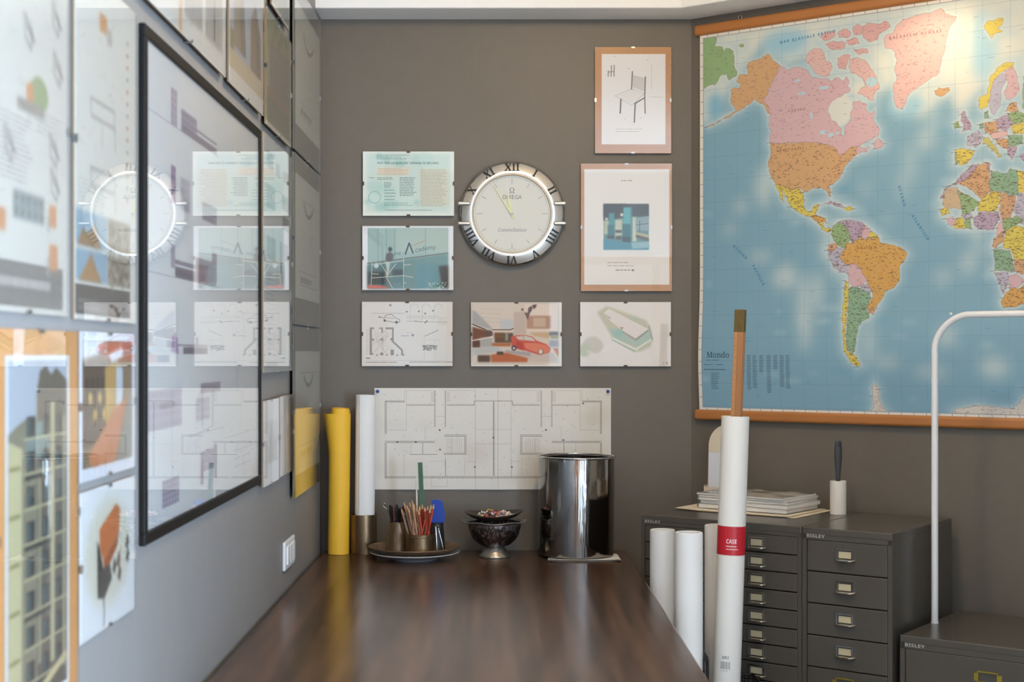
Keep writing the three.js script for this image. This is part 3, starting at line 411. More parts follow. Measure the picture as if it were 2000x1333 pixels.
// small prints
T.dial = sheet(0, 0, 1000, 1000, 900, '#dcd7c9', (c) => {
  c.translate(500, 500);
  for (let i = 0; i < 60; i++) { c.save(); c.rotate(i * Math.PI / 30); rect(c, '#8d877a', -1.5, -488, 1.5, -474); c.restore(); }
  c.strokeStyle = '#a39c8d'; c.lineWidth = 4; c.beginPath(); c.arc(0, 0, 474, 0, 7); c.stroke();
  write(c, '#4b463d', '96px serif', 'Ω', 0, -268, 'center'); write(c, '#3d3a35', '74px sans-serif', 'OMEGA', 0, -190, 'center'); write(c, '#5d574d', 'italic 60px serif', 'Constellation', 0, 232, 'center'); write(c, '#4b463d', '50px sans-serif', '✶', 0, 300, 'center'); write(c, '#857e70', '15px sans-serif', 'SWISS   MADE', 0, 466, 'center');
});
T.redLabel = sheet(0, 0, 1000, 246, 1000, '#c01f2d', (c) => { for (const x of [170]) { write(c, '#f0dcd8', 'bold 52px sans-serif', 'CASE', x, 145); lines(c, '#e5bdba', x + 2, x + 140, 165, 172, 30, 9); lines(c, '#e5bdba', x + 2, x + 140, 190, 196, 30, 8); rect(c, '#e5bdba', x, 165, x + 120, 174); rect(c, '#e5bdba', x, 190, x + 140, 198); } });
T.barcode = sheet(0, 0, 300, 300, 300, '#e8e6e2', (c) => { write(c, '#4c4a48', 'bold 62px sans-serif', 'SEPLI', 150, 70, 'center'); for (let x = 40; x < 260; x += rr(8, 16)) rect(c, '#77807a', x, 110, x + rr(3, 9), 230); lines(c, '#9aa09a', 50, 250, 250, 262, 30, 9); });
T.magazine = sheet(0, 0, 1000, 740, 512, '#b9b5ae', (c) => { soft(c, 20, () => { for (let i = 0; i < 30; i++) disc(c, ['#6d675f', '#d9d6d0', '#8b7f70', '#4e4a46', '#b5a088'][i % 5], rr(0, 1000), rr(0, 740), rr(40, 160), rr(30, 90)); }); });
const MAP_LAND = [
  [0, 1, [11,4,67,13,67,33,59,43,73,50,90,54,93,73,101,60,117,62,133,75,137,93,137,130,147,149,141,163,117,174,108,159,105,150,90,151,80,156,71,173,59,185,38,183,11,194]],
  [0, 1, [153,57,161,52,173,55,174,64,162,64]],
  [1, 1, [250,107,264,99,280,117,312,147,247,264,267,285,273,307,264,306,254,278,231,266,211,251,201,260,184,268,174,276,154,286,134,293,110,305,80,311,114,297,144,282,129,262,120,240,124,225,120,209,137,202,154,207,161,196,144,182,151,170,154,159,174,160,189,164,188,151,186,128,204,118,227,116]],
  [1, 1, [24,331,52,321,80,313,78,316,52,325]],
  [2, 0, [312,147,328,153,338,166,357,159,383,159,408,171,427,197,452,208,477,208,499,222,514,210,526,214,542,227,551,211,562,230,554,246,566,259,539,273,520,277,502,286,486,308,485,325,496,349,520,366,530,379,534,393,534,408,544,409,546,383,557,370,568,357,566,333,578,317,575,300,599,297,620,310,623,333,638,346,650,336,647,364,668,400,659,422,635,431,611,438,599,451,617,458,635,454,623,470,590,473,584,461,593,448,575,449,557,459,542,469,526,471,520,456,508,443,477,432,452,424,273,408,272,393,277,369,267,345,272,310,267,285,247,264]],
  [2, 0, [644,444,665,428,683,447,677,458,650,461]],
  [3, 0, [408,130,421,111,440,104,465,111,474,127,477,150,496,158,502,176,493,198,471,202,440,189,424,161,408,148]],
  [3, 0, [566,155,590,153,617,165,635,192,656,223,668,264,650,277,647,302,629,297,611,278,590,273,602,257,620,253,611,230,590,210,569,202,560,181]],
  [12, 0, [458,69,477,54,508,53,514,68,496,80,477,83]],
  [12, 0, [477,95,508,88,551,99,545,118,502,116]],
  [12, 0, [520,63,551,53,569,67,557,85,526,78]],
  [12, 0, [551,90,587,87,599,108,569,110]],
  [12, 0, [575,53,593,42,611,53,605,80,581,77]],
  [12, 0, [611,53,635,45,665,54,689,46,706,66,671,83,659,105,629,106,611,87]],
  [12, 0, [578,125,623,128,629,143,593,142]],
  [12, 0, [520,147,545,138,566,144,557,160,551,188,526,182]],
  [3, 0, [689,94,715,89,724,68,747,49,793,41,844,40,873,31,889,52,923,65,912,83,900,98,889,135,884,173,873,215,864,242,833,255,805,271,776,288,759,311,746,341,727,333,716,304,715,264,727,237,718,208,727,175,715,146,689,136,683,113]],
  [1, 1, [853,293,867,284,884,290,900,288,903,299,889,308,873,314,856,305]],
  [4, 1, [1010,108,1021,93,1048,91,1069,89,1067,110,1053,119,1069,132,1048,134,1035,150,1024,131]],
  [1, 1, [273,408,452,424,477,432,508,443,520,456,526,471,542,469,557,459,575,449,593,448,584,461,590,473,563,494,548,510,539,532,523,554,505,567,490,575,496,593,497,610,490,604,480,583,458,576,427,576,405,586,396,583,377,570,351,574,325,560,296,555,280,530,270,506,267,476,277,441]],
  [4, 1, [296,555,325,560,351,574,377,570,396,589,402,615,399,636,408,651,427,655,437,635,457,634,449,653,440,667,424,672,408,669,377,652,351,633,341,615,335,596,319,575,322,593,327,620,316,604,303,574]],
  [7, 1, [424,672,440,667,458,674,477,680,480,696,471,690,452,694,437,685]],
  [4, 1, [452,694,471,690,471,707,477,716,496,717,508,715,505,723,483,728,465,715]],
  [9, 1, [471,632,496,623,526,634,542,645,520,642,496,633]],
  [4, 1, [542,648,563,645,578,654,557,661]],
  [0, 1, [508,706,526,695,551,702,560,726,566,755,551,786,526,776,508,758,499,734]],
  [9, 1, [526,695,557,691,599,699,617,711,629,723,611,734,605,748,575,767,563,749,560,726,548,708]],
  [2, 0, [617,711,641,733,635,752,611,757,605,734]],
  [4, 1, [641,733,665,754,647,759,629,749]],
  [10, 1, [490,771,508,766,520,778,502,795,486,788]],
  [6, 1, [486,788,502,795,520,781,542,788,526,810,542,831,560,840,557,869,536,863,508,850,496,821,486,803]],
  [7, 1, [551,786,551,765,575,767,605,748,611,757,635,752,647,759,665,754,674,774,718,782,747,797,762,812,747,839,735,853,735,898,718,920,689,930,677,958,659,986,635,994,629,980,647,952,644,929,629,917,626,894,611,874,602,853,575,835,560,840,542,831,526,810,542,791]],
  [2, 0, [560,840,575,835,602,853,611,874,626,894,608,911,575,916,560,898,557,869]],
  [6, 1, [599,911,626,906,644,929,635,940,617,928]],
  [4, 1, [548,892,557,898,563,921,560,961,557,1018,554,1076,563,1122,575,1133,599,1151,611,1173,599,1179,575,1162,554,1128,548,1076,542,1018,545,961,546,915]],
  [8, 1, [563,921,575,913,599,919,635,934,641,952,626,985,635,1005,635,1020,611,1028,599,1053,593,1088,590,1128,581,1136,563,1122,557,1076,560,1019,563,961]],
  [10, 1, [629,985,659,989,650,1006,635,1003]],
  [13, 0, [647,1247,659,1233,671,1252,668,1281,683,1314,706,1339,635,1333,653,1309,650,1275]],
  [13, 0, [889,1348,923,1314,989,1299,1043,1303,1106,1305,1135,1272,1210,1260,1210,1352,889,1351]],
  [4, 1, [1032,267,1053,243,1080,230,1104,233,1101,246,1080,251,1059,265,1045,279,1035,305,1029,337,1021,363,1002,369,994,355,997,331,1021,323]],
  [6, 1, [1045,279,1069,261,1080,273,1077,294,1064,314,1064,341,1059,367,1043,390,1032,375,1029,342,1035,305]],
  [2, 0, [1075,256,1101,248,1112,271,1120,320,1106,340,1080,345,1075,320,1085,300,1080,273]],
  [1, 1, [1091,360,1112,357,1117,384,1096,387,1080,380]],
  [9, 1, [1048,404,1085,394,1098,425,1080,439,1053,434]],
  [10, 1, [1010,411,1048,409,1053,442,1032,448,1016,444]],
  [8, 1, [1013,379,1024,374,1026,396,1013,398]],
  [8, 1, [994,415,1009,412,1010,424,997,429]],
  [9, 1, [939,377,950,367,956,389,972,418,967,428,942,432,948,416,937,398]],
  [0, 1, [914,404,931,398,934,417,917,421]],
  [6, 1, [959,449,994,432,1006,454,1001,475,983,484,957,477]],
  [4, 1, [920,487,945,485,980,495,972,516,956,534,934,538,920,528]],
  [0, 1, [918,495,924,496,926,534,919,534]],
  [11, 0, [1008,459,1026,457,1033,472,1053,501,1065,521,1056,524,1037,500,1021,482,1008,476]],
  [3, 0, [1029,449,1053,445,1080,442,1085,458,1053,464,1035,462]],
  [4, 1, [1096,425,1135,418,1174,427,1174,459,1101,454]],
  [8, 1, [1086,458,1127,460,1130,486,1096,494,1080,477]],
  [1, 1, [1048,466,1080,466,1091,494,1072,497,1053,480]],
  [9, 1, [1080,493,1112,496,1109,511,1096,534,1083,514]],
  [0, 1, [1083,388,1117,387,1140,397,1138,418,1101,422,1091,408]],
  [9, 1, [917,594,945,563,967,543,994,537,999,559,967,576,945,588,889,608,884,638,870,640,889,603]],
  [1, 1, [967,570,994,542,1024,537,1026,561,1026,602,1032,626,1005,652,978,625,923,591,945,588]],
  [9, 1, [1018,535,1031,543,1028,564,1022,553]],
  [8, 1, [1032,562,1059,572,1080,576,1091,561,1114,568,1117,648,1096,644,1059,628,1032,626,1026,602]],
  [4, 1, [1114,571,1164,577,1174,639,1117,635]],
  [5, 0, [889,611,928,608,937,675,895,672,878,657]],
  [0, 1, [928,617,978,647,994,659,978,685,945,700,939,675]],
  [4, 1, [994,659,1032,629,1059,631,1061,658,1048,692,989,686]],
  [10, 1, [1061,631,1109,650,1104,677,1091,719,1069,723,1059,693]],
  [6, 1, [1117,640,1169,641,1179,687,1159,739,1117,731,1104,698]],
  [4, 1, [870,673,895,669,900,689,875,696]],
  [2, 0, [884,704,912,698,923,726,906,730]],
  [4, 1, [923,706,945,706,951,739,923,739,914,725]],
  [0, 1, [951,708,967,706,972,742,953,739]],
  [6, 1, [939,697,967,689,975,706,945,707]],
  [9, 1, [994,692,1056,695,1060,717,1040,748,994,743,978,729,978,710]],
  [0, 1, [1069,723,1106,709,1133,724,1106,742,1072,758]],
  [3, 0, [1048,743,1064,725,1075,758,1053,771]],
  [4, 1, [1075,755,1106,740,1148,751,1159,847,1106,846,1096,815,1069,803,1069,784]],
  [10, 1, [1040,777,1061,760,1075,755,1069,784,1048,805,1035,799]],
  [8, 1, [1040,810,1091,815,1101,845,1105,879,1043,877,1045,848]],
  [10, 1, [1104,846,1159,844,1154,878,1125,891,1105,882]],
  [6, 1, [1043,883,1086,884,1086,919,1072,952,1059,918]],
  [2, 0, [1088,895,1112,888,1135,912,1109,933,1088,931]],
  [7, 1, [1072,962,1092,934,1117,936,1138,921,1164,932,1154,963,1133,982,1106,992,1075,992,1065,975]],
  [0, 1, [1142,224,1204,254,1221,239,1312,224,1386,154,1483,89,1569,39,1626,133,1711,172,1825,190,1939,216,2047,268,1996,295,1899,344,1865,435,1859,377,1893,332,1785,355,1739,407,1774,426,1717,502,1711,461,1654,416,1597,453,1512,444,1466,453,1398,407,1312,407,1255,435,1238,478,1244,510,1198,494,1187,470,1176,426,1130,377,1130,320]],
  [1, 1, [1255,435,1312,407,1398,407,1466,453,1426,486,1369,510,1290,510,1267,478]],
  [4, 1, [1466,453,1523,502,1597,502,1654,453,1654,416,1717,461,1717,502,1665,525,1643,539,1665,588,1637,639,1586,651,1529,633,1495,607,1426,588,1392,539,1426,486]],
  [2, 0, [1466,453,1529,435,1631,444,1648,470,1597,502,1523,502]],
  [2, 0, [1392,554,1426,594,1495,614,1523,607,1495,645,1466,651,1426,687,1409,728,1386,675,1364,645,1375,607]],
  [8, 1, [1318,627,1352,627,1375,607,1398,554,1347,581]],
  [1, 1, [1221,532,1278,547,1318,554,1318,627,1261,607]],
  [4, 1, [1170,607,1221,588,1261,627,1307,645,1284,675,1227,699,1210,675]],
  [9, 1, [1119,525,1170,510,1221,525,1210,547,1142,550]],
  [0, 1, [1495,645,1529,614,1552,645,1586,651,1591,705,1563,722,1552,699,1540,734,1563,762,1529,716,1523,675]],
  [7, 1, [1512,745,1563,791,1574,808,1546,785]],
  [7, 1, [1591,768,1637,745,1643,774,1626,796,1597,791]],
  [7, 1, [1717,779,1774,788,1825,831,1756,819]],
  [2, 0, [1569,808,1620,819,1574,816]],
  [3, 0, [1654,669,1671,693,1688,734,1660,705]],
  [10, 1, [1711,581,1768,554,1779,502,1796,494,1768,532,1745,568]],
  [1, 1, [1620,902,1665,878,1711,842,1745,842,1751,866,1774,866,1779,837,1802,884,1842,927,1825,1001,1791,1011,1756,987,1717,963,1671,980,1626,983]],
  [4, 1, [1956,987,1984,1008,1967,1034]],
  [4, 1, [1950,1030,1961,1038,1927,1073,1922,1061]],
  [8, 1, [1159,645,1181,651,1193,687,1216,708,1261,705,1238,745,1204,785,1198,831,1198,866,1170,896,1170,921,1159,927,1147,902,1130,866,1159,831,1136,796,1142,751,1170,745,1164,705]],
  [2, 0, [1221,921,1238,921,1255,860,1221,872]]
];
// ---------- the world map ----------
const MAP_TONES = ['#93b381', '#cfa679', '#d3b2b8', '#dcb8b4', '#dac95f', '#c8b191', '#b9b7c9', '#d2a55c', '#8ab091', '#b3a2b8', '#cda47c', '#c2bd70', '#d8abaa', '#d9d2c7'];
const MAPW = 1.87, MAPH = 1.223, MS0 = 0.04, MY0 = 2.4265;
T.map = canvasTex(2048, 1340, (c) => {
  const smooth = (pts) => { c.beginPath(); for (let i = 0; i < pts.length; i += 2) i ? c.lineTo(pts[i], pts[i + 1]) : c.moveTo(pts[i], pts[i + 1]); c.closePath(); };
  const ragged = (pts, amp) => { const o = []; for (let i = 0; i < pts.length; i += 2) { const x0 = pts[i], y0 = pts[i + 1], x1 = pts[(i + 2) % pts.length], y1 = pts[(i + 3) % pts.length], n = Math.max(1, Math.round(Math.hypot(x1 - x0, y1 - y0) / 9)); for (let k = 0; k < n; k++) { const j = k ? amp : 0; o.push(x0 + (x1 - x0) * k / n + rr(-j, j), y0 + (y1 - y0) * k / n + rr(-j, j)); } } return o; };
  rect(c, '#e9e4da', 0, 0, 2048, 1340);
  rect(c, '#82abc0', 14, 14, 2034, 1326);
  c.save(); c.beginPath(); c.rect(14, 14, 2020, 1312); c.clip();
  // deep and shallow water
  c.filter = 'blur(16px)';
  for (const p of [[0, 0, 2048, 0, 2048, 200, 1500, 170, 1180, 250, 1110, 330, 1010, 300, 930, 400, 900, 300, 800, 380, 720, 260, 560, 330, 420, 120, 330, 150, 250, 60, 120, 200, 40, 310, 0, 330]]) { smooth(p); c.fillStyle = '#dcdfd6'; c.fill(); }
  for (const [x, y, rx, ry, col] of [[330, 70, 90, 45, '#9cc6d9'], [800, 180, 26, 70, '#a9cfdc'], [1010, 190, 40, 90, '#a5cddd'], [1000, 110, 20, 60, '#a5cddd'], [760, 330, 60, 40, '#9cc8da'], [60, 260, 30, 50, '#7fb6d2']]) disc(c, col, x, y, rx, ry);
  for (const [col, w, f] of [['rgba(178,206,214,0.45)', 44, 10], ['rgba(217,223,217,0.6)', 12, 5]]) { c.filter = `blur(${f}px)`; for (const [, , q] of MAP_LAND) { smooth(q); c.strokeStyle = col; c.lineWidth = w; c.stroke(); } }
  c.filter = 'blur(20px)';
  for (const [x, y, rx, ry] of [[845, 380, 16, 60], [820, 450, 30, 30], [770, 520, 16, 50], [745, 590, 14, 40], [1000, 640, 14, 60], [990, 760, 18, 70], [960, 850, 30, 30], [880, 890, 40, 14], [480, 780, 24, 40], [520, 830, 18, 60], [450, 930, 26, 60], [330, 880, 60, 30], [400, 960, 30, 80], [410, 1060, 26, 60], [1160, 910, 12, 40], [700, 1165, 60, 12], [850, 1195, 70, 14], [640, 1100, 22, 60], [240, 800, 50, 14], [330, 850, 40, 12], [120, 700, 30, 14], [160, 620, 30, 20], [250, 560, 40, 60], [690, 700, 20, 12], [620, 590, 20, 12], [900, 1080, 40, 26], [1050, 1180, 60, 30]]) disc(c, 'rgba(206,219,218,0.75)', x, y, rx * 0.8, ry * 1.2); c.filter = 'blur(7px)';
  for (let i = 0; i < 90; i++) disc(c, i % 3 ? 'rgba(190,212,217,0.35)' : 'rgba(100,160,192,0.3)', rr(0, 2048), rr(420, 1300), rr(4, 40), rr(3, 14));
  c.filter = 'none';
  for (let x = 60; x < 2048; x += 86) line(c, 'rgba(70,110,140,0.22)', 1.4, [x, 14], [x, 1326]);
  for (let y = 40; y < 1340; y += 80) line(c, 'rgba(70,110,140,0.22)', 1.4, [14, y], [2034, y]);
  soft(c, 4, () => { disc(c, '#d9dcd4', 528, 322, 44, 56); disc(c, '#d9dcd4', 600, 258, 26, 22); });
  for (const [col, , q] of MAP_LAND) { const p = ragged(q, 3.2); smooth(p); c.fillStyle = MAP_TONES[col]; c.fill(); c.strokeStyle = 'rgba(120,70,90,0.4)'; c.lineWidth = 1.3; c.stroke(); }
  // lakes, inlets
  for (const [x, y, rx, ry] of [[375, 205, 10, 5], [390, 250, 14, 5], [425, 330, 5, 12], [470, 390, 14, 7], [497, 402, 10, 8], [520, 397, 8, 4], [470, 240, 20, 5], [640, 240, 20, 16]]) disc(c, '#b5d3dd', x, y, rx, ry);
  // place names and roads as fine print
  for (const [, dense, q] of MAP_LAND) {
    const xs = q.filter((_, i) => !(i & 1)), ys = q.filter((_, i) => i & 1), x0 = Math.min(...xs), x1 = Math.max(...xs), y0 = Math.min(...ys), y1 = Math.max(...ys), area = (x1 - x0) * (y1 - y0);
    const hard = dense && y0 > 330;
    c.save(); smooth(q); c.clip();
    for (let i = 0, n = Math.min(500, area / (hard ? 48 : 210)); i < n; i++) { const x = rr(x0, x1), y = rr(y0, y1); if (i % 3) rect(c, hard ? 'rgba(70,45,40,0.6)' : 'rgba(120,70,95,0.5)', x, y, x + rr(2, 9), y + 1.8); else line(c, 'rgba(150,60,55,0.35)', 1.1, [x, y], [x + rr(-16, 16), y + rr(-12, 12)]); }
    c.restore();
    if (y0 > 300) for (let i = 0; i < q.length; i += 4) rect(c, 'rgba(60,70,95,0.5)', q[i] - rr(0, 14), q[i + 1], q[i] + rr(0, 10), q[i + 1] + 1.8);
  }
  const spaced = (t) => t.split('').join(' ');
  write(c, 'rgba(120,70,60,0.8)', 'bold 11px serif', spaced('CANADA'), 340, 308); write(c, 'rgba(110,60,40,0.8)', 'bold 11px serif', spaced('STATI UNITI'), 300, 442); write(c, 'rgba(120,70,80,0.9)', 'bold 12px serif', spaced('KALAALLIT NUNAAT'), 700, 108); write(c, 'rgba(120,70,40,0.8)', 'bold 11px serif', spaced('BRASILE'), 590, 790);
  for (const [x, y, a, t] of [[730, 590, 1.3, 'OCEANO'], [775, 690, 1.0, 'ATLANTICO'], [130, 760, 0.75, 'OCEANO'], [205, 830, 1.05, 'PACIFICO'], [310, 72, -0.06, 'MAR GLACIALE ARTICO']]) { c.save(); c.translate(x, y); c.rotate(a); write(c, 'rgba(40,105,160,0.85)', 'bold 13px sans-serif', spaced(t), 0, 0); c.restore(); }
  for (let i = 0; i < 110; i++) { const x = rr(20, 1150), y = rr(40, 1290); rect(c, 'rgba(60,105,145,0.4)', x, y, x + rr(4, 22), y + 1.6); }
  c.restore();
  write(c, '#1d2b38', '27px serif', 'Mondo', 33, 1150); lines(c, 'rgba(40,60,80,0.7)', 33, 92, 1158, 1162, 10, 2); line(c, '#33444f', 2, [22, 1192], [110, 1192]); lines(c, 'rgba(40,60,80,0.6)', 22, 110, 1174, 1178, 10, 2); lines(c, 'rgba(40,60,80,0.55)', 50, 85, 1204, 1262, 6, 2);
  [[168, 60], [192, 120], [214, 112], [240, 60], [268, 130], [294, 46], [318, 110], [340, 112]].forEach(([x, h]) => lines(c, 'rgba(45,60,75,0.65)', x, x + 17, 1142, 1142 + h, 5.5, 2));
  frameRect(c, '#8a8f98', 2, 14, 14, 2034, 1326); for (let x = 30; x < 2034; x += 42) { line(c, '#8a8f98', 2, [x, 2], [x, 14]); line(c, '#8a8f98', 2, [x, 1326], [x, 1338]); } for (let y = 30; y < 1326; y += 42) { line(c, '#8a8f98', 2, [2, y], [14, y]); line(c, '#8a8f98', 2, [2034, y], [2046, y]); }
});
{
  const o = wallPoint(MS0 + MAPW / 2, 0, 0);
  const g = thing('wall_map', 'large coloured paper world map hung from wooden rods on the angled wall', 'map', [o.x, MY0 - MAPH, o.z], -TH);
  const geo = new THREE.PlaneGeometry(MAPW, MAPH, 24, 60).translate(0, MAPH / 2, 0), p = geo.attributes.position;
  for (let i = 0; i < p.count; i++) { const v = p.getY(i) / MAPH, s = p.getX(i); p.setZ(i, 0.014 + 0.022 * Math.exp(-(((v - 0.14) / 0.12) ** 2)) * (0.75 + 0.25 * Math.cos(s * 3)) + 0.004 * Math.exp(-(((v - 0.8) / 0.1) ** 2)) * Math.cos(s * 5)); }
  geo.computeVertexNormals();
  part(g, 'map_sheet', geo, std(0xffffff, 0.55, { map: T.map }), 'printed political world map');
  const rodWood = std(0xffffff, 0.38, { map: withRepeat(tint(178, 116, 62, 0.1), 0.4, 6) });
  for (const [y, n] of [[MAPH + 0.014, 'top_rod'], [-0.012, 'bottom_rod']]) {
    const r = rbox(MAPW + 0.035, 0.034, 0.024, 0.01, 0, y, 0.015, 3);
    part(g, n, r, rodWood, 'varnished wooden rod');
  }
  for (const x of [-0.79, -0.3, 0.3, 0.79]) part(g, 'hanging_eyelet', new THREE.TorusGeometry(0.006, 0.0014, 6, 16).translate(x, MAPH + 0.037, 0.012), M.chrome);
}
// ---------- pictures in clip frames ----------
const unitPlane = new THREE.PlaneGeometry(1, 1);
function clipFrame({ name = 'clip_frame', label, W, H, pos, turn = 0, tex, sheetRect, backing = M.mdf, group, depth = 0.016, clips = M.clipBrown, sheetLabel, tone = 0xffffff, glass = M.glass }) {
  const g = thing(name, label, 'picture', pos, turn, group);
  part(g, 'spacer', box(W - 0.06, 0.02, depth - 0.006, 0, H / 2 - 0.04, (depth - 0.006) / 2), M.dark); part(g, 'spacer', box(W - 0.06, 0.02, depth - 0.006, 0, -H / 2 + 0.04, (depth - 0.006) / 2), M.dark);
  part(g, 'backing', box(W, H, 0.003, 0, 0, depth - 0.0045), backing);
  const [sx, sy, sw, sh] = sheetRect ?? [0, 0, W, H];
  const mat = std(tone, 0.8, { map: tex });
  const p = part(g, 'print', unitPlane.clone().scale(sw, sh, 1).translate(sx, sy, depth - 0.0024), mat, sheetLabel); p.receiveShadow = true;
  part(g, 'glass', box(W, H, 0.0018, 0, 0, depth - 0.0009), glass);
  const clip = (x, y, rz) => { const c = merge([box(0.0125, 0.0045, 0.001, 0, -0.00225, depth + 0.0008), box(0.0105, 0.001, depth - 0.002, 0, 0.0006, depth / 2 + 0.001)]).rotateZ(rz).translate(x, y, 0); part(g, 'clip', c, clips); };
  clip(0, H / 2, 0); clip(0, -H / 2, Math.PI); clip(-W / 2, 0, Math.PI / 2); clip(W / 2, 0, -Math.PI / 2);
  return g;
}
const onBack = (px, py, z = 4.688) => [(px - 977) / 2800 * z, CAM_Y - (py - 691) / 2800 * z];
function backFrame(x0, y0, x1, y1, o) {
  const [a, b] = onBack(x0, y0), [c, d] = onBack(x1, y1), W = c - a, H = b - d;
  if (o.sheetPx) { const [p, q] = onBack(o.sheetPx[0], o.sheetPx[1]), [r, s] = onBack(o.sheetPx[2], o.sheetPx[3]); o.sheetRect = [(p + r) / 2 - (a + c) / 2, (q + s) / 2 - (b + d) / 2, r - p, q - s]; }
  return clipFrame({ ...o, W, H, pos: [(a + c) / 2, (b + d) / 2, BACK] });
}
backFrame(709, 296.5, 887, 422, { tex: T.certificate, label: 'clip-framed pale green information sheet, topmost left of the clock', sheetLabel: 'pale green sheet with heading and text columns' });
backFrame(708, 442, 885.5, 567, { tex: T.academy, label: 'clip-framed photo of a man on scaffolding fixing an academy sign' });
backFrame(707, 590, 884, 715.5, { tex: T.surveyPlan, label: 'clip-framed grey survey sheet with a small car sketch, lower left of the clock' });
backFrame(920, 591, 1097, 716, { tex: T.carCollage, label: 'clip-framed interior rendering with a red car, straight below the clock' });
backFrame(1133, 590.5, 1310, 716, { tex: T.aerial, label: 'clip-framed pale green model view of a long flat-roofed building' });
backFrame(1162, 92.5, 1310.5, 300, { tex: T.chair, backing: M.kraft, sheetPx: [1175, 106, 1299.5, 282.5], clips: M.clip, label: 'clip-framed pencil drawing of a chair on brown board', sheetLabel: 'pencil drawing of a chair' });
backFrame(1134.5, 320, 1312, 569, { tex: T.subway, backing: M.kraft, sheetPx: [1141, 331, 1307, 556.5], clips: M.clip, label: 'clip-framed white sheet with a square teal station photo on brown board', sheetLabel: 'white sheet with small teal photograph' });
// left wall: z0 is the near end, z1 the far end
function leftFrame(z0, z1, y0, y1, o) { return clipFrame({ tone: 0xe2e0de, ...o, W: z1 - z0, H: y1 - y0, pos: [LEFT, (y0 + y1) / 2, -(z0 + z1) / 2], turn: Math.PI / 2, clips: o.clips ?? M.clip }); }
leftFrame(1.6026, 1.9228, 1.4394, 1.9334, { depth: 0.0075, tex: T.boardA, glass: M.matteGlass, tone: 0xc6beb0, label: 'white presentation board with a dark lower band, nearest at the picture edge' });
leftFrame(1.9554, 2.2830, 1.4374, 1.9314, { depth: 0.0075, tex: T.boardB, tone: 0xddd5c8, label: 'white presentation board with four small photos above a dark band' });
leftFrame(1.6520, 1.9722, 0.9256, 1.4197, { depth: 0.0075, tex: T.streetPhoto, backing: M.kraft, sheetRect: [-0.005, -0.005, 0.25, 0.44], label: 'tall photo of old street facades on a tan board', sheetLabel: 'white-bordered street photograph' });
leftFrame(1.9791, 2.2770, 1.2102, 1.4207, { depth: 0.0075, tex: T.bridgePhoto, label: 'clip-framed photo of a covered wooden walkway under a white board' });
leftFrame(1.9791, 2.2770, 0.9859, 1.1964, { depth: 0.0075, tex: T.craneModel, label: 'clip-framed picture of a copper-topped machine on cream ground' });
leftFrame(2.3082, 2.9891, 1.9658, 2.4522, { tex: T.treeBoard, label: 'wide clip frame with bare tree sketches above the black frame' });
leftFrame(3.0231, 3.4628, 1.9639, 2.5670, { tex: T.towersPhoto, label: 'clip frame with a photo of two pointed stone towers against blue sky' });
leftFrame(3.4998, 3.9200, 1.9522, 2.2382, { tex: T.colonnadePhoto, label: 'clip-framed olive-toned photo of a long colonnade above a lawn' });
leftFrame(3.5892, 3.8811, 2.2654, 2.4726, { tex: T.grassPhoto, label: 'small clip frame cut by the top picture edge, above the colonnade photo' });
const greyCard = std(0xffffff, 0.85, { map: tint(112, 109, 98, 0.04) });
for (const [y0, where] of [[1.9600, 'topmost'], [1.4717, 'middle'], [0.9873, 'lowest']]) leftFrame(3.975, 4.55, y0, y0 + 0.479, { tex: T.sectionSheet, backing: greyCard, sheetRect: [0.012, y0 < 1.2 ? -0.005 : 0.012, 0.53, 0.35], label: `grey-mounted pale plan drawing by the room corner, ${where} of three`, group: 'grey-mounted plan drawings by the corner', sheetLabel: 'pale line drawing' });
leftFrame(3.4600, 3.9350, 1.3433, 1.9269, { tex: T.projectBoard, label: 'tall grey-blue drawing board just beyond the black frame' });
leftFrame(3.4600, 3.7000, 1.0661, 1.2752, { tex: T.towerDrawing, label: 'small clip-framed grey picture of a spired tower, low on the wall' });
leftFrame(3.7108, 3.9637, 1.0690, 1.2781, { tex: T.timberPhoto, label: 'small clip-framed brown photo beside the lowest plan drawing' });
{ // the large black frame
  const z0 = 2.321, z1 = 3.4535, y0 = 1.077, y1 = 1.927, W = z1 - z0, H = y1 - y0, g = thing('black_picture_frame', 'large black-framed sheet of building elevations under glass', 'picture', [LEFT, (y0 + y1) / 2, -(z0 + z1) / 2], Math.PI / 2);
  const b = 0.021, D = 0.0115;
  part(g, 'frame_rail', rbox(W, b, D, 0.003, 0, H / 2 - b / 2, D / 2), M.frameBlack); part(g, 'frame_rail', rbox(W, b, D, 0.003, 0, -H / 2 + b / 2, D / 2), M.frameBlack);
  part(g, 'frame_rail', rbox(b, H - 2 * b + 0.002, D, 0.003, -W / 2 + b / 2, 0, D / 2), M.frameBlack); part(g, 'frame_rail', rbox(b, H - 2 * b + 0.002, D, 0.003, W / 2 - b / 2, 0, D / 2), M.frameBlack);
  part(g, 'backing', box(W - 2 * b + 0.004, H - 2 * b + 0.004, 0.005, 0, 0, 0.0028), M.mdf);
  part(g, 'print', unitPlane.clone().scale(W - 2 * b, H - 2 * b, 1).translate(0, 0, 0.0056), std(0xe6e4e2, 0.8, { map: T.bigSheet }), 'white sheet with rows of grey building elevations');
  part(g, 'glass', box(W - 2 * b + 0.002, H - 2 * b + 0.002, 0.002, 0, 0, 0.008), M.glass);
}
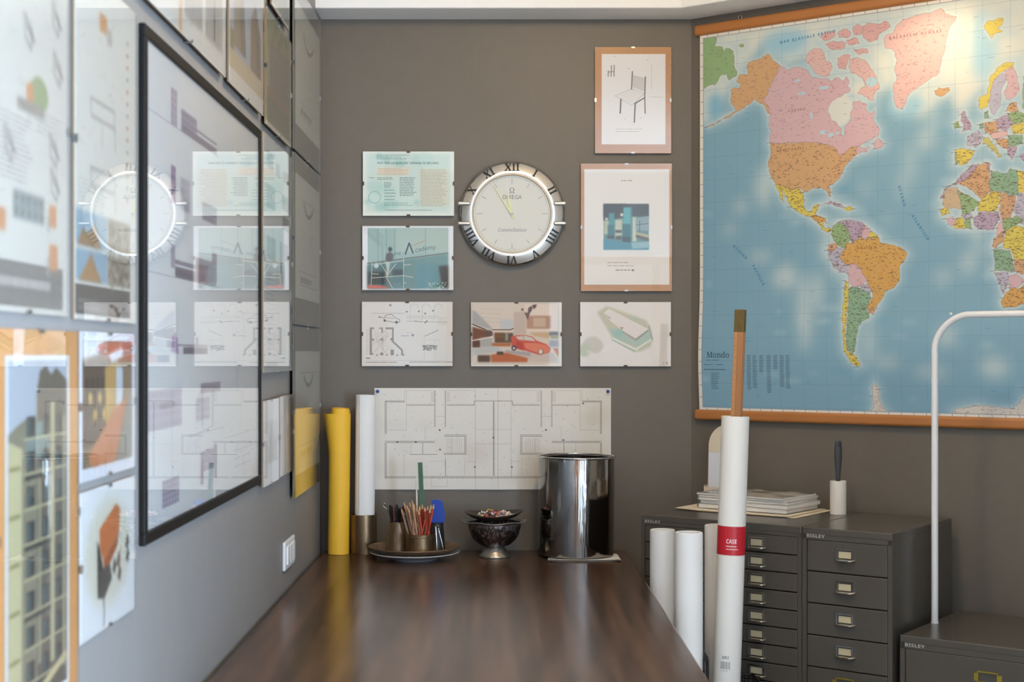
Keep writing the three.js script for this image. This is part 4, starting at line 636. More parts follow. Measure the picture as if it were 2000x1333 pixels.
{ // switch plate on the left wall
  const z0 = 3.85, z1 = 4.03, g = thing('switch_plate', 'white wall switch plate above the table edge', 'switch', [LEFT, 1.0 - 0.1575, -(z0 + z1) / 2], Math.PI / 2);
  const m = std(0xe6e4e0, 0.35);
  part(g, 'plate', rbox(z1 - z0, 0.078, 0.009, 0.004, 0, 0, 0.0045, 3), m);
  for (const x of [-0.045, 0, 0.045]) part(g, 'rocker', rbox(0.04, 0.05, 0.006, 0.002, x, 0, 0.0105), m);
}
{ // pinned plan
  const [a, b] = onBack(731, 758.5, 4.69), [c, d] = onBack(1193.5, 957, 4.69), W = c - a, H = b - d, g = thing('pinned_floor_plan', 'cream floor plan sheet pinned above the table', 'drawing', [(a + c) / 2, d, BACK]);
  const geo = new THREE.PlaneGeometry(W, H, 40, 16).translate(0, H / 2, 0), p = geo.attributes.position;
  for (let i = 0; i < p.count; i++) { const x = p.getX(i) / W, v = p.getY(i) / H; p.setZ(i, 0.003 + 0.004 * (1 - v) * (0.5 + 0.5 * Math.cos(x * 19)) + 0.0025 * Math.exp(-((Math.abs(x - 0.02) / 0.03) ** 2))); }
  geo.computeVertexNormals();
  part(g, 'sheet', geo, std(0xffffff, 0.85, { map: T.floorPlan }));
  for (const px of [737.5, 1187.5]) { const [x, y] = onBack(px, 765, 4.69), q = thing('push_pin', px < 900 ? 'blue push pin in the left corner of the floor plan' : 'blue push pin in the right corner of the floor plan', 'pin', [x, y, BACK], 0, 'blue push pins on the floor plan'), m = std(0x24408f, 0.35); part(q, 'head', lathe([[0.0005, 0.017], [0.0048, 0.017], [0.005, 0.015], [0.003, 0.012], [0.003, 0.008], [0.0055, 0.006], [0.0055, 0.005], [0.0005, 0.005]], 16).rotateX(Math.PI / 2), m); part(q, 'needle', new THREE.CylinderGeometry(0.0005, 0.0005, 0.006, 6).rotateX(Math.PI / 2).translate(0, 0, 0.003), M.chrome); }
}
const FONT = await new FontLoader().loadAsync('fonts/droid/droid_serif_bold.typeface.json'), FONTSANS = await new FontLoader().loadAsync('fonts/droid/droid_sans_bold.typeface.json');
{ // wall clock
  const [x, y] = onBack(1000, 417, 4.66), R = 0.1715, g = thing('wall_clock', 'round silver wall clock with Roman numerals on a broad metal bezel', 'clock', [x, y, BACK]);
  const face = (geo) => geo.rotateX(Math.PI / 2);   // lathe axis to the viewer
  part(g, 'case', face(lathe([[0.001, 0.0], [R - 0.012, 0.0], [R - 0.002, 0.006], [R, 0.016], [R - 0.002, 0.024], [R - 0.008, 0.027]], 96)), M.chrome);
  part(g, 'bezel', face(lathe([[R - 0.008, 0.0265], [R - 0.013, 0.0285], [R - 0.03, 0.036], [R - 0.04, 0.037], [0.1305, 0.035], [0.129, 0.031]], 96)), std(0xe0dbd4, 0.36, { metalness: 1 }), 'brushed silver bezel');
  part(g, 'inner_ring', face(lathe([[0.1305, 0.0355], [0.128, 0.037], [0.1255, 0.036], [0.124, 0.026]], 96)), std(0xcdbfa8, 0.4, { metalness: 0.8 }), 'pale gold ring');
  part(g, 'dial', new THREE.CircleGeometry(0.1255, 96).translate(0, 0, 0.027), std(0xffffff, 0.45, { map: T.dial }), 'cream dial');
  const ink = std(0x16130f, 0.5), mark = std(0x9a9386, 0.3, { metalness: 0.7 });
  const NUM = ['XII', 'I', 'II', '', 'IIII', 'V', 'VI', 'VII', 'VIII', '', 'X', 'XI'];
  NUM.forEach((t, i) => {
    if (!t) return;
    const h = 0.026, k = 0.86, e = new TextGeometry(t, { font: FONT, size: h, depth: 0.0012, curveSegments: 4 }); e.computeBoundingBox();
    const bb = e.boundingBox; e.translate(-(bb.max.x + bb.min.x) / 2, -h * 0.36, 0).scale(k * 1.05, 1, 1).rotateX(-0.27).translate(0, 0.1475, 0.0352).rotateZ(-i * Math.PI / 6);
    part(g, 'numeral', e, ink);
  });
  for (let i = 0; i < 12; i++) part(g, 'hour_marker', box(0.0022, i % 3 ? 0.0155 : 0.0175, 0.0015, 0, 0.1055, 0.0278).rotateZ(-i * Math.PI / 6), mark);
  const hand = (len, w, ang, z) => { const s = new THREE.Shape([[-w * 0.55, -0.014], [w * 0.55, -0.014], [w, 0.02], [w * 0.35, len], [-w * 0.35, len], [-w, 0.02]].map(([a, b]) => new THREE.Vector2(a, b))); return new THREE.ExtrudeGeometry(s, { depth: 0.001, bevelEnabled: false }).rotateZ(ang).translate(0, -0.002, z); };
  const gold = std(0xcfc98a, 0.3, { metalness: 0.4 });
  part(g, 'hour_hand', hand(0.073, 0.0046, 0.21, 0.0295), gold, 'pale yellow hour hand'); part(g, 'minute_hand', hand(0.112, 0.0036, 0.575, 0.0312), gold, 'pale yellow minute hand');
  part(g, 'hand_cap', new THREE.CylinderGeometry(0.005, 0.005, 0.004, 20).rotateX(Math.PI / 2).translate(0, -0.002, 0.032), mark);
  part(g, 'crystal', new THREE.CylinderGeometry(0.1265, 0.1265, 0.0015, 64).rotateX(Math.PI / 2).translate(0, 0, 0.0358), M.glass);
  for (const sx of [-1, 1]) for (const sy of [-1, 1]) part(g, 'claw', rbox(0.043, 0.0135, 0.018, 0.006, sx * 0.156, sy * 0.0325, 0.033, 4), std(0xd9d4cc, 0.36, { metalness: 0.9 }));
}
// ---------- table ----------
const TT = 0.747, TX0 = -0.575, TX1 = 0.412, TZ0 = -4.69, TZ1 = -2.2;
const NW = fbm(512, 4, 91, 5);
T.tableWood = dataTex(1024, 2048, (x, y) => {
  const u = x / 1024, v = y / 2048, n1 = NW[((y >> 2) % 512) * 512 + ((x >> 1) % 512)], n2 = NW[((y >> 3) % 512) * 512 + ((x * 3) % 512)], n3 = NW[((y >> 2) % 512) * 512 + ((x * 7 + 77) % 512)], n4 = NW[((y >> 1) % 512) * 512 + ((x + 200) % 512)];
  const ring = Math.sin(v * 16 + (u - 0.36) * (u - 0.36) * 90 + n1 * 7), fine = n3 - 0.5;
  const k = 1 + 0.09 * ring + 0.5 * (n2 - 0.5) + 0.62 * fine + 0.25 * (n4 - 0.5);
  return [83 * k, 60 * k, 46 * k];
});
T.tableBump = dataTex(512, 1024, (x, y) => { const n3 = NW[(y % 512) * 512 + ((x * 10 + 77) % 512)], n1 = NW[((y >> 1) % 512) * 512 + x]; const k = 128 + 90 * (n3 - 0.5) + 40 * (n1 - 0.5); return [k, k, k]; }, false);
M.tableTop = std(0xffffff, 0.3, { specularIntensity: 0.7, map: T.tableWood, bumpMap: T.tableBump, bumpScale: 0.0012, roughnessMap: dataTex(256, 256, (x, y) => { const k = 200 + 60 * (N256[y * 256 + x] - 0.5); return [k, k, k]; }, false) });
{
  const W = TX1 - TX0, L = TZ1 - TZ0, g = thing('work_table', 'long dark brown wooden table with a worn glossy top', 'table', [(TX0 + TX1) / 2, 0, (TZ0 + TZ1) / 2]);
  const top = rbox(W, 0.04, L, 0.006, 0, TT - 0.02, 0, 3), p = top.attributes.position, uv = top.attributes.uv;
  for (let i = 0; i < p.count; i++) uv.setXY(i, p.getX(i) / W + 0.5, p.getZ(i) / L + 0.5);
  part(g, 'table_top', top, M.tableTop);
  const legs = std(0x4a372c, 0.4);
  for (const sx of [-1, 1]) for (const sz of [-1, 1]) part(g, 'leg', box(0.07, TT - 0.04, 0.07, sx * (W / 2 - 0.12), (TT - 0.04) / 2, sz * (L / 2 - 0.1)), legs);
  for (const sx of [-1, 1]) part(g, 'apron', box(0.022, 0.09, L - 0.27, sx * (W / 2 - 0.12), TT - 0.085, 0), legs);
  for (const sz of [-1, 1]) part(g, 'apron', box(W - 0.31, 0.09, 0.022, 0, TT - 0.085, sz * (L / 2 - 0.1)), legs);
}
// hollow roll: outer radius, wall, height
const hollow = (R, t, h, seg = 40) => lathe([[R - t, 0.002], [R - t, h - 0.001], [R - t * 0.8, h], [R - t * 0.2, h], [R, h - 0.001], [R, 0.001], [R - 0.001, 0], [R - t, 0]], seg);
// a sheet rolled into a spiral: r(turn, height) lets its free end flare
function spiral(h, turns, r0, r1, tail, segA = 120, segH = 24, a0 = 0, top = () => 0) {
  const pos = [], idx = [], uv = [];
  for (let j = 0; j <= segH; j++) for (let i = 0; i <= segA; i++) {
    const v = j / segH, s = i / segA, [da, dr] = tail(s, v), a = a0 + s * turns * 2 * Math.PI + da, r = r0 + (r1 - r0) * s + dr;
    pos.push(r * Math.cos(a), v * (h + top(s)), r * Math.sin(a)); uv.push(s, v);
    if (i && j) { const q = j * (segA + 1) + i, p = q - segA - 1; idx.push(p - 1, p, q, p - 1, q, q - 1); }
  }
  const g = new THREE.BufferGeometry(); g.setAttribute('position', new THREE.Float32BufferAttribute(pos, 3)); g.setAttribute('uv', new THREE.Float32BufferAttribute(uv, 2)); g.setIndex(idx); g.computeVertexNormals(); return g;
}
{ // yellow tracing paper
  const m = std(0xffffff, 0.6, { map: tint(244, 190, 52, 0.03) });
  const g = spiral(0.452, 3.15, 0.026, 0.0345, (s, v) => { const k = Math.max(0, (s - 0.87) / 0.13), flare = Math.max(0, v - 0.66) / 0.34; return [k * (0.35 * Math.sin(v * 6.3) - 0.5 * (1 - v) * 2.2), k * k * (0.001 + 0.034 * flare * flare)]; }, 200, 30, 2.9, (s) => 0.014 * (1 - s) + (s > 0.55 ? -0.004 : 0.003));
  g.rotateZ(-0.012);
  const o = single('yellow_paper_roll', g, m, 'roll of bright yellow tracing paper standing in the table corner', 'paper roll'); o.position.set(-0.518, TT + 0.001, -4.6);
}
{ // brass cylinder with a white roll in it
  const c = single('brass_cylinder', merge([hollow(0.0425, 0.002, 0.126), new THREE.CylinderGeometry(0.0415, 0.0415, 0.003, 40).translate(0, 0.0025, 0)]), M.brass, 'tarnished brass cylinder holding a white paper roll', 'container'); c.position.set(-0.4395, TT, -4.615);
  const g = spiral(0.505, 4.2, 0.027, 0.0325, (s) => [0, Math.max(0, s - 0.97) * 0.05], 200, 8, 0.8); g.rotateZ(-0.008);
  const o = single('white_paper_roll', g, M.paper, 'white paper roll standing in the brass cylinder', 'paper roll'); o.position.set(-0.4375, TT + 0.005, -4.615);
}
const PX = -0.268, PZ = -4.492;
single('white_plate', lathe([[0.001, 0.004], [0.066, 0.004], [0.068, 0], [0.072, 0], [0.076, 0.005], [0.11, 0.012], [0.14, 0.0215], [0.1415, 0.0235], [0.14, 0.0245], [0.11, 0.0155], [0.075, 0.009], [0.001, 0.009]], 80), std(0xe4e2e0, 0.18, { clearcoat: 0.4 }), 'white porcelain plate under the tarnished metal dish', 'plate').position.set(PX, TT, PZ);
const tarnish = dataTex(256, 256, (x, y) => { const n = N256[y * 256 + x], f = F256[y * 256 + x], k = 0.55 + 1.0 * (n - 0.2); return [128 * k + 30 * f, 104 * k + 24 * f, 80 * k + 18 * f].map((q) => Math.min(255, q)); });
M.tarnish = std(0xffffff, 0.42, { metalness: 0.6, map: withRepeat(tarnish, 3, 2), bumpMap: withRepeat(grainTex, 3), bumpScale: 0.0006 });
single('metal_dish', lathe([[0.001, 0], [0.085, 0], [0.116, 0.004], [0.137, 0.018], [0.1425, 0.021], [0.1435, 0.0245], [0.139, 0.0245], [0.1145, 0.0075], [0.085, 0.0035], [0.001, 0.0035]], 80), M.tarnish, 'round tarnished metal dish carrying cups of pencils', 'dish').position.set(PX - 0.002, TT + 0.0165, PZ);
const DY = TT + 0.0202;
const cupShell = (rb, rt, h, t = 0.0022) => lathe([[0.001, 0], [rb, 0], [rb + 0.0006, 0.001], [rb, 0.006], [rt, h - 0.004], [rt + 0.0012, h - 0.002], [rt + 0.001, h], [rt - t, h], [rb - t, 0.005], [0.001, 0.004]], 48);
const c1 = [-0.247, -4.452], c2 = [-0.323, -4.528], c3 = [-0.2015, -4.545];
single('short_cup', merge([cupShell(0.0455, 0.0455, 0.064), lathe([[0.0455, 0.057], [0.0468, 0.056], [0.0468, 0.0545], [0.0455, 0.0535]], 48)]), M.brass, 'short brass cup crowded with pencils', 'cup').position.set(c1[0], DY, c1[1]);
single('tapered_cup', cupShell(0.039, 0.0265, 0.092), M.tarnish, 'tapered tarnished metal cup with dark pens, left of the pencils', 'cup').position.set(c2[0], DY, c2[1]);
single('dark_cup', cupShell(0.027, 0.022, 0.088), std(0x2a2421, 0.5), 'narrow dark cup behind the pencils, with a blue square in it', 'cup').position.set(c3[0], DY, c3[1]);
// pencils
function pencil(name, label, group, a, b, color, lead, r = 0.0038, wood = 0xd1a67c) {
  const A = V(...a), B = V(...b), L = A.distanceTo(B), g = new THREE.Group(); g.name = numbered(name); g.position.copy(A); g.quaternion.setFromUnitVectors(V(0, 1, 0), B.clone().sub(A).normalize()); scene.add(g);
  tag(g, label, 'pencil', group);
  const tip = 0.018;
  part(g, 'shaft', new THREE.CylinderGeometry(r, r, L - tip, 6).translate(0, (L - tip) / 2, 0), std(color, 0.4));
  part(g, 'sharpened_wood', new THREE.CylinderGeometry(r * 0.3, r * 0.98, tip * 0.72, 12).translate(0, L - tip * 0.64, 0), std(wood, 0.75));
  part(g, 'lead', new THREE.ConeGeometry(r * 0.3, tip * 0.28, 10).translate(0, L - tip * 0.14, 0), std(lead, 0.5));
}
const toW = (px, py, Z) => [(px - 977) / 2800 * Z, CAM_Y - (py - 691) / 2800 * Z, -Z];
const tipsTan = [[783, 991, 4.47], [789, 981, 4.455], [794, 985, 4.44], [799, 979, 4.46], [804, 977, 4.445], [809, 982, 4.43], [797, 990, 4.42], [806, 986, 4.418], [813, 988, 4.425]];
tipsTan.forEach(([x, y, Z], i) => { const b = toW(x, y, Z); pencil('wood_pencil', 'natural tan pencil standing in the short brass cup', 'natural tan pencils in the short cup', [c1[0] - 0.024 + (i % 5) * 0.0105, DY + 0.006, c1[1] - 0.016 + (i % 3) * 0.015], b, [0xb98a68, 0xc49a78, 0xa97a5c][i % 3], [0x3a3533, 0xd8c8b0, 0x7a4a38][i % 3]); });
const tipsRed = [[820, 986, 4.43], [825, 983, 4.45], [817, 994, 4.415], [829, 988, 4.425], [837, 986, 4.44], [843, 984, 4.425], [848, 983, 4.435], [840, 991, 4.412]];
tipsRed.forEach(([x, y, Z], i) => pencil('red_pencil', 'orange-red pencil standing in the short brass cup', 'orange-red pencils in the short cup', [c1[0] - 0.008 + (i % 4) * 0.0105, DY + 0.006, c1[1] + 0.012 - (i % 2) * 0.02 + (i > 3 ? 0.012 : 0)], toW(x, y, Z), [0xb5432c, 0xa5382a, 0xbf5236][i % 3], 0x6a2a22));
pencil('teal_pencil', 'single teal pencil leaning left in the short brass cup', undefined, [c1[0] - 0.012, DY + 0.006, c1[1] - 0.028], toW(786, 996, 4.47), 0x2f5d68, 0x2f5d68);
pencil('cream_pencil', 'tall thin cream stick beside the green ruler', undefined, [c1[0] - 0.01, DY + 0.006, c1[1] - 0.03], toW(813, 930, 4.485), 0xe6dfcf, 0xd9cfbc, 0.0028, 0xe6dfcf);
{ // green stick
  const A = V(c1[0] + 0.008, DY + 0.006, c1[1] - 0.034), B = V(...toW(820.5, 904, 4.49)), g = box(0.0145, A.distanceTo(B), 0.004, 0, A.distanceTo(B) / 2, 0);
  const o = single('green_stick', g, std(0x3f6547, 0.45), 'tall flat dark green stick rising above the pencils', 'ruler'); o.position.copy(A); o.quaternion.setFromUnitVectors(V(0, 1, 0), B.sub(A).normalize());
}
{ // blue set square
  const s = new THREE.Shape([[-0.022, -0.045], [0.019, -0.045], [0.025, 0.0], [0.017, 0.042], [0.004, 0.05], [-0.018, 0.047], [-0.012, 0.03]].map(([a, b]) => new THREE.Vector2(a, b)));
  const h = new THREE.Path(); h.absarc(-0.006, 0.008, 0.0028, 0, Math.PI * 2, true); s.holes.push(h);
  const o = single('blue_square', new THREE.ExtrudeGeometry(s, { depth: 0.003, bevelEnabled: true, bevelSize: 0.001, bevelThickness: 0.001, bevelSegments: 2 }), std(0x1f47a8, 0.35), 'blue plastic drawing shape standing in the dark cup', 'drawing tool');
  o.position.set(c3[0] + 0.001, DY + 0.11, c3[1] + 0.002);
}
{ // dark pens in the tapered cup
  const tips = [[762, 986], [768, 990], [775, 986], [781, 992], [788, 988], [793, 995]];
  tips.forEach(([x, y], i) => { const A = V(c2[0] - 0.012 + i * 0.005, DY + 0.008, c2[1] - 0.008 + (i % 3) * 0.008), B = V(...toW(x, y, 4.505 + (i % 3) * 0.018)), L = A.distanceTo(B), g = thing('dark_pen', ['black pen', 'dark red-brown pen', 'black marker'][i % 3] + ' in the tapered metal cup', 'pen', A.toArray(), 0, 'dark pens in the tapered cup'); g.quaternion.setFromUnitVectors(V(0, 1, 0), B.sub(A).normalize()); const m = std([0x191615, 0x4a1d14, 0x100f10][i % 3], 0.3); part(g, 'barrel', new THREE.CylinderGeometry(0.0042, 0.0042, L - 0.03, 14).translate(0, (L - 0.03) / 2, 0), m); part(g, 'cap', lathe([[0.0046, L - 0.035], [0.0052, L - 0.03], [0.0048, L - 0.004], [0.003, L], [0.0005, L]], 14), m); });
  const w = single('wire_loop', tube([[c2[0] - 0.012, DY + 0.06, c2[1]], [c2[0] - 0.026, DY + 0.11, c2[1] + 0.004], toW(752, 984, 4.51), toW(749, 990, 4.51), toW(756, 996, 4.51), [c2[0] - 0.018, DY + 0.09, c2[1] + 0.006]], 0.0009, 40, 6), M.chrome, 'thin bent wire sticking out of the tapered cup', 'wire'); w.userData.label = 'thin bent wire sticking out of the tapered cup';
}
{ // drawing compass leaning on the short cup
  const A = toW(851, 1030, 4.41), B = toW(854, 1066, 4.405), C = toW(856, 1032, 4.43), D = toW(868, 1066, 4.43);
  B[1] = D[1] = DY + 0.004;
  const g = thing('drawing_compass', 'silver drawing compass standing open beside the short cup', 'compass', [0, 0, 0]);
  part(g, 'leg', bar(B, A, 0.0014, 10, 0.0028), M.chrome); part(g, 'leg', bar(D, C, 0.0014, 10, 0.0022), M.chrome);
  part(g, 'hinge', bar([A[0] - 0.002, A[1] + 0.002, A[2]], [C[0] + 0.002, C[1] + 0.002, C[2]], 0.0035, 12), M.chrome);
  part(g, 'ring_foot', new THREE.TorusGeometry(0.0045, 0.0012, 8, 20).translate(B[0], B[1] + 0.002, B[2]), M.chrome);
}
{ // footed bowl
  const bx = (966 - 977) / 2800 * 4.535, bz = -4.535;
  const engraved = dataTex(256, 256, (x, y) => { const n = N256[y * 256 + x], f = F256[y * 256 + x], k = f > 0.56 && n > 0.42 ? 1.9 : 0.55 + n; return [84 * k, 74 * k, 70 * k].map((q) => Math.min(255, q)); });
  const g = thing('footed_bowl', 'tarnished silver footed bowl with an engraved body', 'bowl', [bx, TT, bz]);
  part(g, 'foot', lathe([[0.03, 0.036], [0.033, 0.03], [0.043, 0.012], [0.0495, 0.006], [0.0505, 0.0], [0.046, 0.0], [0.028, 0.03]], 56), std(0xffffff, 0.36, { metalness: 0.9, map: tint(168, 160, 148, 0.25) }), 'paler flared foot');
  part(g, 'body', lathe([[0.001, 0.033], [0.03, 0.034], [0.05, 0.04], [0.066, 0.053], [0.077, 0.072], [0.083, 0.094], [0.085, 0.108], [0.082, 0.109], [0.079, 0.094], [0.072, 0.072], [0.06, 0.056], [0.04, 0.045], [0.001, 0.04]], 72), std(0xffffff, 0.34, { metalness: 0.85, map: withRepeat(engraved, 4, 1), bumpMap: withRepeat(engraved, 4, 1), bumpScale: 0.001 }));
  const lip = lathe([[0.083, 0.107], [0.097, 0.111], [0.104, 0.113], [0.105, 0.1155], [0.102, 0.1165], [0.09, 0.112], [0.082, 0.1095]], 72), lp = lip.attributes.position;
  for (let i = 0; i < lp.count; i++) lp.setY(i, lp.getY(i) + 0.002 * Math.cos(Math.atan2(lp.getZ(i), lp.getX(i)) * 6));
  part(g, 'rim', lip, std(0xffffff, 0.36, { metalness: 0.55, map: tint(140, 134, 126, 0.2) }));
  // dark wavy dish resting in it
  const dish = lathe([[0.001, 0], [0.05, 0.001], [0.075, 0.009], [0.092, 0.021], [0.0935, 0.0235], [0.091, 0.0235], [0.073, 0.0115], [0.05, 0.004], [0.001, 0.003]], 96), q = dish.attributes.position;
  for (let i = 0; i < q.count; i++) { const a = Math.atan2(q.getZ(i), q.getX(i)), r = Math.hypot(q.getX(i), q.getZ(i)), k = (r / 0.093) ** 2; q.setY(i, q.getY(i) + k * 0.005 * Math.cos(2 * a) + k * 0.002 * Math.cos(a)); }
  dish.computeVertexNormals();
  const d = single('wavy_dish', dish, std(0xffffff, 0.5, { metalness: 0.3, map: tint(66, 52, 42, 0.3) }), 'shallow dark wavy dish resting in the footed bowl', 'dish'); d.position.set(bx - 0.002, TT + 0.1175, bz);
  // small odds and ends heaped in it
  const COL = [[0xe6d8c0, 'cream'], [0xdccab0, 'cream'], [0xe9e2d4, 'white'], [0xd24a3a, 'red'], [0xe8734a, 'orange'], [0xc85a86, 'pink'], [0xe6d8c0, 'cream'], [0xc9a340, 'gold'], [0x6d6a9c, 'violet']];
  for (let i = 0; i < 34; i++) {
    const a = rr(0, 6.28), r = 0.058 * Math.sqrt(rnd()); let [hex, nm] = COL[i % COL.length]; const x = r * Math.cos(a), z = r * Math.sin(a) * 0.8;
    if (/red|orange|pink|violet/.test(nm) && Math.abs(x) > 0.03) { hex = 0xe6d8c0; nm = 'cream'; }
    const L = rr(0.014, 0.026), s = rr(-0.006, 0.006), y = 0.009 + 0.022 * Math.max(0, 1 - (r / 0.062) ** 2) * rr(0.35, 1), g = tube([[-L / 2, 0, 0], [-L / 6, s, 0.002], [L / 6, -s * 0.6, -0.002], [L / 2, s * 0.5, 0]], rr(0.0021, 0.0032), 8, 7);
    const e = single(nm + '_stub', g, std(hex, 0.5), `small ${nm} plastic stub heaped in the dark wavy dish`, 'stub', nm + ' stubs in the dark dish'); e.position.set(bx - 0.002 + x, TT + 0.1175 + y, bz + z); e.rotation.set(rr(-0.5, 0.5), rr(0, 3.1), rr(-0.7, 0.7));
  }
}
{ // steel bin and the folded paper under it
  const x = (1124.5 - 977) / 2800 * 4.557, z = -4.557, R = 0.1205, H = 0.312;
  const g = thing('steel_bin', 'polished steel waste bin standing on the table', 'bin', [x, TT + 0.004, z]);
  const wall = lathe([[0.001, 0.002], [R - 0.004, 0.002], [R, 0.004], [R, H * 0.25], [R, H * 0.5], [R, H * 0.75], [R - 0.0005, H - 0.004], [R - 0.003, H - 0.004], [R - 0.003, 0.006], [0.001, 0.005]], 120);
  part(g, 'body', wall, std(0x9c9791, 0.1, { metalness: 1, bumpMap: withRepeat(grainTex, 6, 0.3), bumpScale: 0.0008 }));
  part(g, 'rim', new THREE.TorusGeometry(R + 0.0012, 0.0034, 12, 120).rotateX(Math.PI / 2).translate(0, H, 0), M.chrome, 'bright rolled rim');
  g.rotation.z = -0.008;
  const paper = thing('folded_paper', 'folded white paper sheet under the steel bin', 'paper', [x + 0.022, TT, z + 0.055]);
  for (let i = 0; i < 3; i++) { const q = new THREE.PlaneGeometry(0.226 - i * 0.004, 0.16, 20, 4).rotateX(-Math.PI / 2), p = q.attributes.position; for (let k = 0; k < p.count; k++) { const e = Math.abs(p.getX(k)) / 0.113; p.setY(k, 0.0006 + i * 0.0012 + (p.getZ(k) > 0.07 ? 0.0035 * e ** 6 + i * 0.0012 : 0)); } q.computeVertexNormals(); part(paper, 'leaf', q, M.paper); }
}

// ---------- steel drawer cabinets along the angled wall ----------
const CU = [CT, ST], CN = [-ST, CT];           // along the fronts (x, z), out of the wall
const P3 = [1.0327, -3.773];                   // front top right corner of the tall cabinet on the right
const front = (u, n) => [P3[0] + CU[0] * u + CU[1] * 0 + CN[0] * n, P3[1] + CU[1] * u + CN[1] * n];
const CH = CAM_Y - 0.475, CW = 0.2575, CD = 0.447;
const cardMat = std(0xc2b594, 0.7), pullMat = std(0xcfcac2, 0.16, { metalness: 1 }), oldBrass = std(0xb9a548, 0.4, { metalness: 0.8 }), letterMat = std(0xa9a6a0, 0.4), gapShadeMat = std(0x0d0c0b, 0.9);
function logo(parent, x, y, z, s = 0.0105) { const t = new TextGeometry('BISLEY', { font: FONTSANS, size: s, depth: 0.0005, curveSegments: 3 }); part(parent, 'lettering', t.scale(1.15, 0.85, 1).translate(x, y, z), letterMat, 'small grey maker lettering'); }
const holderGeo = (w, h) => merge([box(w + 0.003, 0.003, 0.005, 0, h / 2, 0.0025), box(0.003, h, 0.005, -w / 2, 0, 0.0025), box(0.003, h, 0.005, w / 2, 0, 0.0025)]);
const lipGeo = (w, h) => { const s = new THREE.Shape(); s.moveTo(-w * 0.66, 0); s.lineTo(w * 0.66, 0); s.quadraticCurveTo(w * 0.5, 0.013, w * 0.3, 0.014); s.lineTo(-w * 0.3, 0.014); s.quadraticCurveTo(-w * 0.5, 0.013, -w * 0.66, 0); return new THREE.ExtrudeGeometry(s, { depth: 0.002, bevelEnabled: true, bevelSize: 0.0008, bevelThickness: 0.0008, bevelSegments: 2 }).rotateX(Math.PI / 2 + 0.15).translate(0, -h / 2 + 0.001, 0); };
const HG = [holderGeo(0.045, 0.027), lipGeo(0.045, 0.027), box(0.035, 0.0175, 0.001, 0, -0.001, 0.0012)];
const HB = [merge([holderGeo(0.05, 0.026), box(0.05, 0.0025, 0.004, 0, -0.013, 0.002), box(0.01, 0.02, 0.002, -0.03, -0.002, 0.001), box(0.01, 0.02, 0.002, 0.03, -0.002, 0.001)])];
function cabinet(label, u0, w, h, d, n, pitch, opts = {}) {
  const [x, z] = front(u0 + w / 2, 0), g = thing(opts.name ?? 'drawer_cabinet', label, 'cabinet', [x, 0, z], -TH);
  const rail = opts.rail ?? 0.029, side = 0.013, plinth = h - rail - n * pitch;
  part(g, 'shell', merge([rbox(w, 0.02, d, 0.003, 0, h - 0.01, -d / 2), box(w - 0.002, rail - 0.018, 0.016, 0, h - rail / 2 - 0.009, -0.009), box(side, h - 0.018, d - 0.002, -w / 2 + side / 2, (h - 0.018) / 2, -d / 2), box(side, h - 0.018, d - 0.002, w / 2 - side / 2, (h - 0.018) / 2, -d / 2), box(w - 2 * side, h - 0.02, 0.004, 0, (h - 0.02) / 2, -d + 0.004), box(w - 2 * side, plinth, 0.012, 0, plinth / 2, -0.012)]), M.cabinet);
  part(g, 'gap_shade_sheet', box(w - 2 * side, h - 0.03 - plinth, 0.004, 0, plinth + (h - 0.03 - plinth) / 2, -0.024), gapShadeMat);  // near-black sheet gives the drawer gaps their shade by colour
  const face = box(w - 2 * side - 0.003, pitch - 0.0026, 0.015, 0, 0, -0.0085), roundFace = rbox(w - 2 * side - 0.003, pitch - 0.0026, 0.015, 0.0022, 0, 0, -0.0085);
  for (let i = 0; i < n; i++) {
    const y = h - rail - (i + 0.5) * pitch, dr = part(g, 'drawer', roundFace, M.cabinet); dr.position.y = y;
    const hx = opts.handleX ?? 0, hy = opts.handleY ?? 0.002;
    const brass = opts.brass?.(i);
    if (brass) { const b = part(dr, 'label_holder', HB[0], oldBrass, 'worn brass label holder'); b.position.set(hx, hy, -0.001); continue; }
    for (const [k, nm, m] of [[0, 'label_holder', pullMat], [1, 'pull', pullMat], [2, 'label_card', cardMat]]) { const q = part(dr, nm, HG[k], m); q.position.set(hx, hy, -0.001); }
  }
  if (opts.logo !== false) logo(g, -w / 2 + 0.012, h - rail + 0.0055, -0.0005);
  return g;
}
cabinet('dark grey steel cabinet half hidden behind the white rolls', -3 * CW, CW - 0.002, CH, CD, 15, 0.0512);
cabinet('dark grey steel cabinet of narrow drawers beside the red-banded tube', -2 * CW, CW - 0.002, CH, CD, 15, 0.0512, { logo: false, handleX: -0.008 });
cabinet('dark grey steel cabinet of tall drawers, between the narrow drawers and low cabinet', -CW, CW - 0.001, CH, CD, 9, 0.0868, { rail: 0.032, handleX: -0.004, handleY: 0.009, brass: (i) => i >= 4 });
cabinet('low dark grey steel filing cabinet under the white arch', 0.02, 0.47, CAM_Y - 0.738, 0.45, 2, 0.295, { name: 'filing_cabinet', rail: 0.034, handleX: -0.005, handleY: 0.1, brass: () => true });
